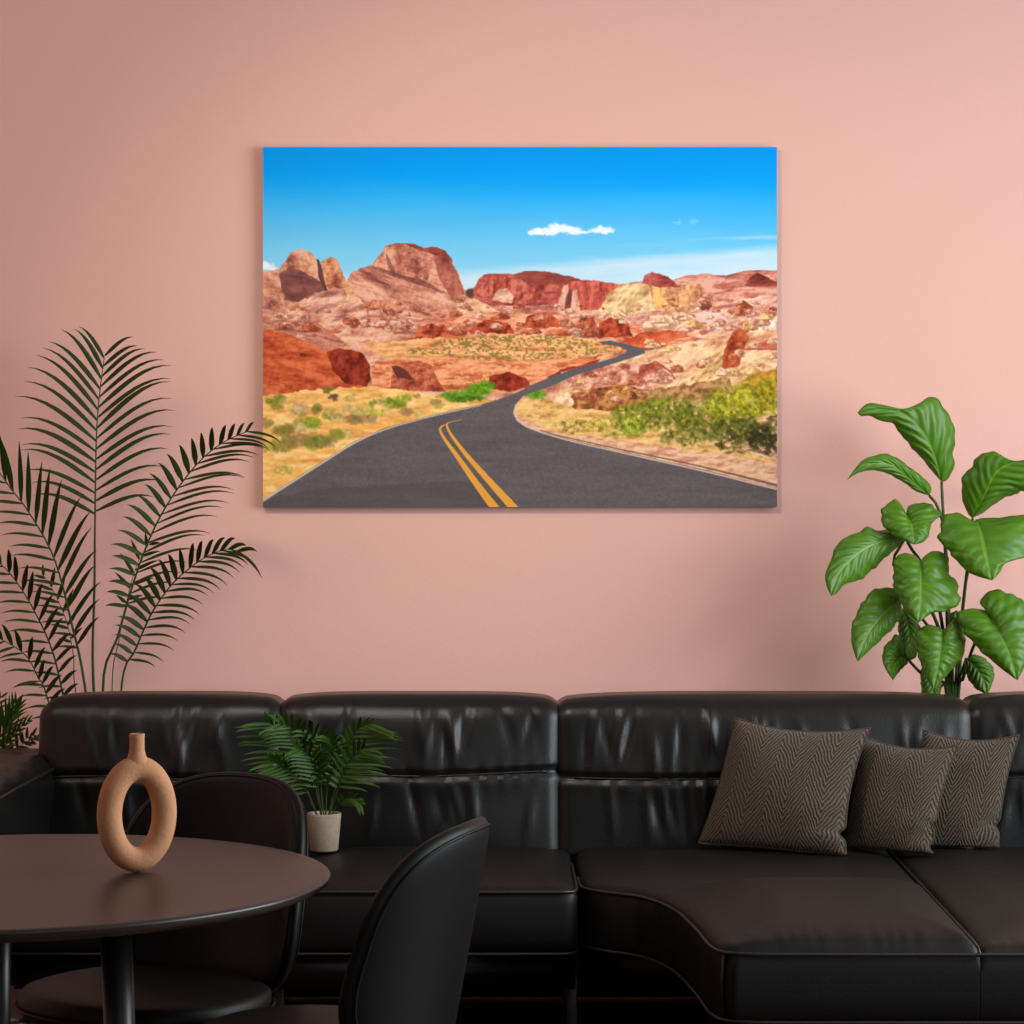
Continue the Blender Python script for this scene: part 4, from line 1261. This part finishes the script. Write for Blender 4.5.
for k, (pth, n, ul, ur, al, ar, dp) in enumerate(fr):
    frond(sm, pth, None, SM, n, ul, ur, al, ar, 0.0050, dp, 0.36, 0.0022, 40 + k, 0.2, 0.25, tipl=0.65, bl=0.75)

# broad-leaved plant behind the right end of the sofa
bx, by = 1.275, 7.02
bp_ = thing('broad_leaf_plant', 'tall plant with big glossy heart shaped green leaves behind the right of the sofa', 'plant', (bx, by, 0))
planter(bp_, bx, by, 0.15, 0.30, M['dark_pot'])


def zp(q_):
    return (800 + q_[0] / 3.2, 380 + q_[1] / 3.2)


def broad_leaf_mesh(mid, left, right, d0, d1, cup=0.02, bow=0.0, nv=9, seed=0):
    """mid / left / right outlines base to tip (photo detail pixels); d0, d1 distance at base and tip."""
    N, K = 60, 12
    mS = spline([zp(q_) + (0,) for q_ in mid], N + 1)
    lS = spline([zp(q_) + (0,) for q_ in [mid[0]] + left + [mid[-1]]], N + 1)
    rS = spline([zp(q_) + (0,) for q_ in [mid[0]] + right + [mid[-1]]], N + 1)
    R = random.Random(seed + 90)
    for O in (lS, rS):                   # wavy margin
        f1, f2, p1, p2 = R.uniform(4, 6), R.uniform(9, 13), R.uniform(0, 6), R.uniform(0, 6)
        for i in range(N + 1):
            t = i / N
            O[i, :2] += (O[i, :2] - mS[i, :2]) * (0.035 * math.sin(2 * PI * f1 * t + p1) + 0.022 * math.sin(2 * PI * f2 * t + p2)) * math.sin(PI * t)
    bm = bmesh.new()
    uvl = bm.loops.layers.uv.new('UVMap')
    uv = {}
    rows = []
    for i in range(N + 1):
        t = i / N
        d = d0 + (d1 - d0) * t + bow * math.sin(PI * t)
        row = []
        for j in range(-K, K + 1):
            s = abs(j) / K
            E = lS[i] if j < 0 else rS[i]
            q_ = mS[i] * (1 - s) + E * s
            vein = 0.0032 * math.sin(2 * PI * (nv * t - 2.5 * s)) * s * (1 - s) * 4 * math.sin(PI * min(1, t * 1.05 + 0.02))
            dd = d + cup * (s ** 1.6) * math.sin(PI * min(1, 0.12 + t * 0.88)) - 0.006 * math.sin(PI * s) + vein * 1.3
            w = bm.verts.new(P(q_[0], q_[1], dd))
            uv[w] = (0.5 + 0.5 * j / K, t)
            row.append(w)
        rows.append(row)
    for a, b in zip(rows, rows[1:]):
        for k in range(2 * K):
            f = bm.faces.new((a[k], a[k + 1], b[k + 1], b[k]))
            for lp_ in f.loops: lp_[uvl].uv = uv[lp_.vert]
    bmesh.ops.remove_doubles(bm, verts=bm.verts, dist=0.00005)
    bmesh.ops.recalc_face_normals(bm, faces=bm.faces)
    return bm


LEAVES = [
    # mid, left, right, d0, d1, cup, bow, petiole way-points (detail pixels)
    ([(453, 326), (425, 230), (385, 160), (335, 112), (270, 92), (184, 104)], [(430, 300), (380, 240), (330, 185), (300, 142), (262, 132), (225, 115), (195, 115)], [(472, 318), (494, 275), (488, 235), (498, 190), (472, 100), (420, 55), (380, 75), (330, 92), (260, 78), (215, 76)], 6.98, 6.88, 0.03, -0.02, [(458, 420), (470, 600), (478, 800), (482, 1005)]),
    ([(414, 370), (360, 325), (290, 272), (220, 272), (150, 319)], [(370, 355), (320, 320), (250, 290), (190, 296)], [(420, 348), (405, 322), (355, 282), (300, 244), (262, 237), (200, 258)], 6.95, 6.82, 0.02, -0.03, [(440, 405), (462, 500), (472, 800), (478, 1005)]),
    ([(552, 442), (590, 370), (624, 300), (670, 268), (740, 250)], [(536, 425), (518, 372), (520, 315), (545, 280), (565, 250), (615, 227), (660, 250), (700, 262)], [(590, 422), (640, 385), (700, 360), (740, 352), (770, 300)], 6.98, 6.90, 0.03, -0.02, [(545, 520), (530, 650), (515, 800), (505, 1005)]),
    ([(566, 447), (580, 500), (592, 560), (615, 641)], [(550, 450), (505, 425), (462, 436), (444, 490), (455, 528), (480, 552), (520, 600), (560, 625)], [(585, 442), (640, 440), (700, 434), (760, 436), (775, 500), (740, 560), (700, 572), (655, 588), (640, 615)], 6.86, 6.74, 0.05, -0.03, [(548, 560), (530, 650), (515, 800), (505, 1005)]),
    ([(340, 428), (355, 460), (362, 490), (365, 526)], [(322, 395), (300, 383), (275, 400), (258, 430), (265, 462), (300, 500), (335, 515)], [(350, 402), (400, 393), (440, 415), (457, 428), (425, 455), (410, 500), (390, 520)], 6.90, 6.82, 0.035, -0.02, [(345, 520), (382, 575), (440, 700), (470, 1005)]),
    ([(335, 508), (250, 520), (180, 560), (125, 620), (100, 691)], [(318, 530), (280, 562), (240, 600), (190, 640), (145, 652), (120, 680)], [(310, 480), (285, 476), (250, 482), (215, 471), (180, 490), (125, 518), (105, 560), (82, 620), (84, 655)], 6.92, 6.80, 0.03, -0.02, [(300, 595), (400, 700), (460, 850), (475, 1005)]),
    ([(385, 580), (386, 640), (384, 710), (380, 776)], [(365, 560), (330, 556), (297, 575), (303, 605), (295, 640), (315, 700), (345, 745)], [(400, 562), (430, 547), (468, 560), (482, 625), (505, 655), (508, 715), (465, 740), (425, 745)], 6.84, 6.74, 0.05, -0.02, [(430, 640), (470, 740), (485, 900), (488, 1005)]),
    ([(322, 700), (275, 740), (220, 810), (185, 901)], [(325, 750), (300, 790), (265, 825), (225, 862)], [(312, 672), (265, 664), (222, 682), (190, 730), (168, 780), (164, 832), (176, 880)], 6.90, 6.80, 0.03, -0.02, [(370, 740), (430, 820), (468, 930), (475, 1005)]),
    ([(330, 730), (345, 780), (352, 840), (352, 897)], [(318, 745), (314, 790), (320, 835), (335, 880)], [(352, 745), (380, 785), (376, 850), (372, 885)], 6.98, 6.90, 0.02, 0.0, [(380, 790), (440, 880), (472, 1005)]),
    ([(340, 888), (318, 890), (300, 925), (297, 961)], [(345, 905), (330, 920), (312, 940)], [(328, 840), (312, 815), (285, 835), (265, 868), (266, 905), (280, 935)], 6.92, 6.84, 0.02, -0.01, [(385, 936), (440, 985), (470, 1025)]),
    ([(458, 800), (452, 850), (440, 920), (430, 990)], [(435, 788), (400, 785), (372, 815), (376, 870), (390, 920), (410, 965)], [(475, 785), (505, 755), (520, 800), (526, 870), (500, 912), (460, 955)], 6.82, 6.76, 0.04, -0.02, [(470, 830), (482, 920), (488, 1020)]),
    ([(606, 742), (630, 800), (665, 870), (696, 961)], [(585, 735), (535, 732), (503, 755), (515, 790), (560, 848), (610, 895), (660, 935)], [(575, 712), (598, 682), (640, 672), (690, 692), (740, 750), (750, 830), (735, 890), (715, 925)], 6.80, 6.70, 0.05, -0.03, [(565, 830), (545, 880), (520, 960), (505, 1020)]),
    ([(532, 892), (560, 915), (585, 955), (600, 1007)], [(525, 915), (535, 950), (560, 985), (585, 1000)], [(560, 878), (600, 898), (622, 935), (612, 980)], 6.90, 6.86, 0.02, -0.01, [(520, 930), (505, 1020)]),
    ([(402, 920), (410, 955), (425, 990), (432, 1035)], [(388, 925), (386, 960), (395, 1010)], [(430, 935), (450, 970), (448, 1010)], 6.94, 6.90, 0.02, -0.01, [(440, 960), (470, 1040)]),
    ([(500, 740), (505, 790), (508, 850), (500, 920)], [(480, 750), (472, 800), (470, 860), (484, 905)], [(515, 745), (528, 800), (526, 870)], 6.95, 6.92, 0.02, 0.0, [(500, 800), (495, 1020)]),
]
for k, (mid, lf, rt_, d0, d1, cup, bow, pet) in enumerate(LEAVES):
    lo = obj('leaf', broad_leaf_mesh(mid, lf, rt_, d0, d1, cup, bow, 7 + k % 3, k), M['broad'], bp_, solid=0.0009)
    pts = [P(*zp(mid[0]), d0 + 0.002)]
    n = len(pet)
    for i, q_ in enumerate(pet):
        pts.append(P(*zp(q_), d0 + (7.0 - d0) * (i + 1) / n))
    R = random.Random(k)
    pts.append(Vector((bx + R.uniform(-0.05, 0.05), by + R.uniform(-0.05, 0.04), 0.27)))
    obj('petiole', tube([Vector(p) for p in spline(pts, 40)], [0.0042 + 0.0035 * i / 39 for i in range(40)], 8), M['petiole'], lo)

# ------------------------------------------------------------------- lights
def area(name, loc, rot_, sx, sy, power, col):
    l = bpy.data.lights.new(name, 'AREA')
    l.shape = 'RECTANGLE'
    l.size, l.size_y = sx, sy
    l.energy = power
    l.color = col
    o = bpy.data.objects.new(name, l)
    o.location = loc
    o.rotation_euler = rot_
    COL.objects.link(o)
    return o


def aim(frm, to):
    return (Vector(to) - Vector(frm)).to_track_quat('-Z', 'Y').to_euler()


area('window_daylight', (XR - 0.02, (WY0 + WY1) / 2, (WZ0 + WZ1) / 2), (0, math.radians(90), 0), WZ1 - WZ0, WY1 - WY0, 190, (0.93, 1.0, 1.04))
area('rear_fill', ((RX0 + RX1) / 2, YF + 0.02, (WZ0 + WZ1) / 2), (math.radians(90), 0, 0), RX1 - RX0, WZ1 - WZ0, 16, (0.94, 1.0, 1.03))  # added soft frontal fill for wall, leaves and sofa, set at the made-up window
a = (-0.75, 4.7, CZ - 0.1)
l = bpy.data.lights.new('picture_fill_spot', 'SPOT')  # added spot without a fixture: brightens canvas and wall, throws the canvas shadow
l.energy = 140
l.color = (1.0, 0.90, 0.80)
l.spot_size = math.radians(78)
l.spot_blend = 1.0
l.shadow_soft_size = 0.16
o = bpy.data.objects.new('picture_fill_spot', l)
o.location = a
o.rotation_euler = aim(a, (0.2, 7.2, 1.35))
COL.objects.link(o)

area('left_wall_fill', (-2.3, 4.9, CZ - 0.05), aim((-2.3, 4.9, CZ - 0.05), (-1.5, 7.2, 1.9)), 0.9, 0.9, 21, (1.0, 0.82, 0.68))  # added warm fill without a fixture, lifts the upper left of the wall

w = bpy.data.worlds.new('sky')
w.use_nodes = True
scene.world = w
bg = w.node_tree.nodes['Background']
bg.inputs['Color'].default_value = (0.75, 0.85, 1.0, 1)
bg.inputs['Strength'].default_value = 0.6

# ------------------------------------------------------------------- camera
cam = bpy.data.cameras.new('camera')
cam.sensor_width = 36
cam.lens = F * 36 / 1024
co_ = bpy.data.objects.new('camera', cam)
co_.location = (0, 0, H)
co_.rotation_euler = (math.radians(90), 0, 0)
COL.objects.link(co_)
scene.camera = co_

vs = scene.view_settings
vs.view_transform = 'Standard'
vs.look = 'None'
vs.gamma = 1
vs.use_curve_mapping = False
vs.exposure = 0.0
scene.cycles.use_denoising = True
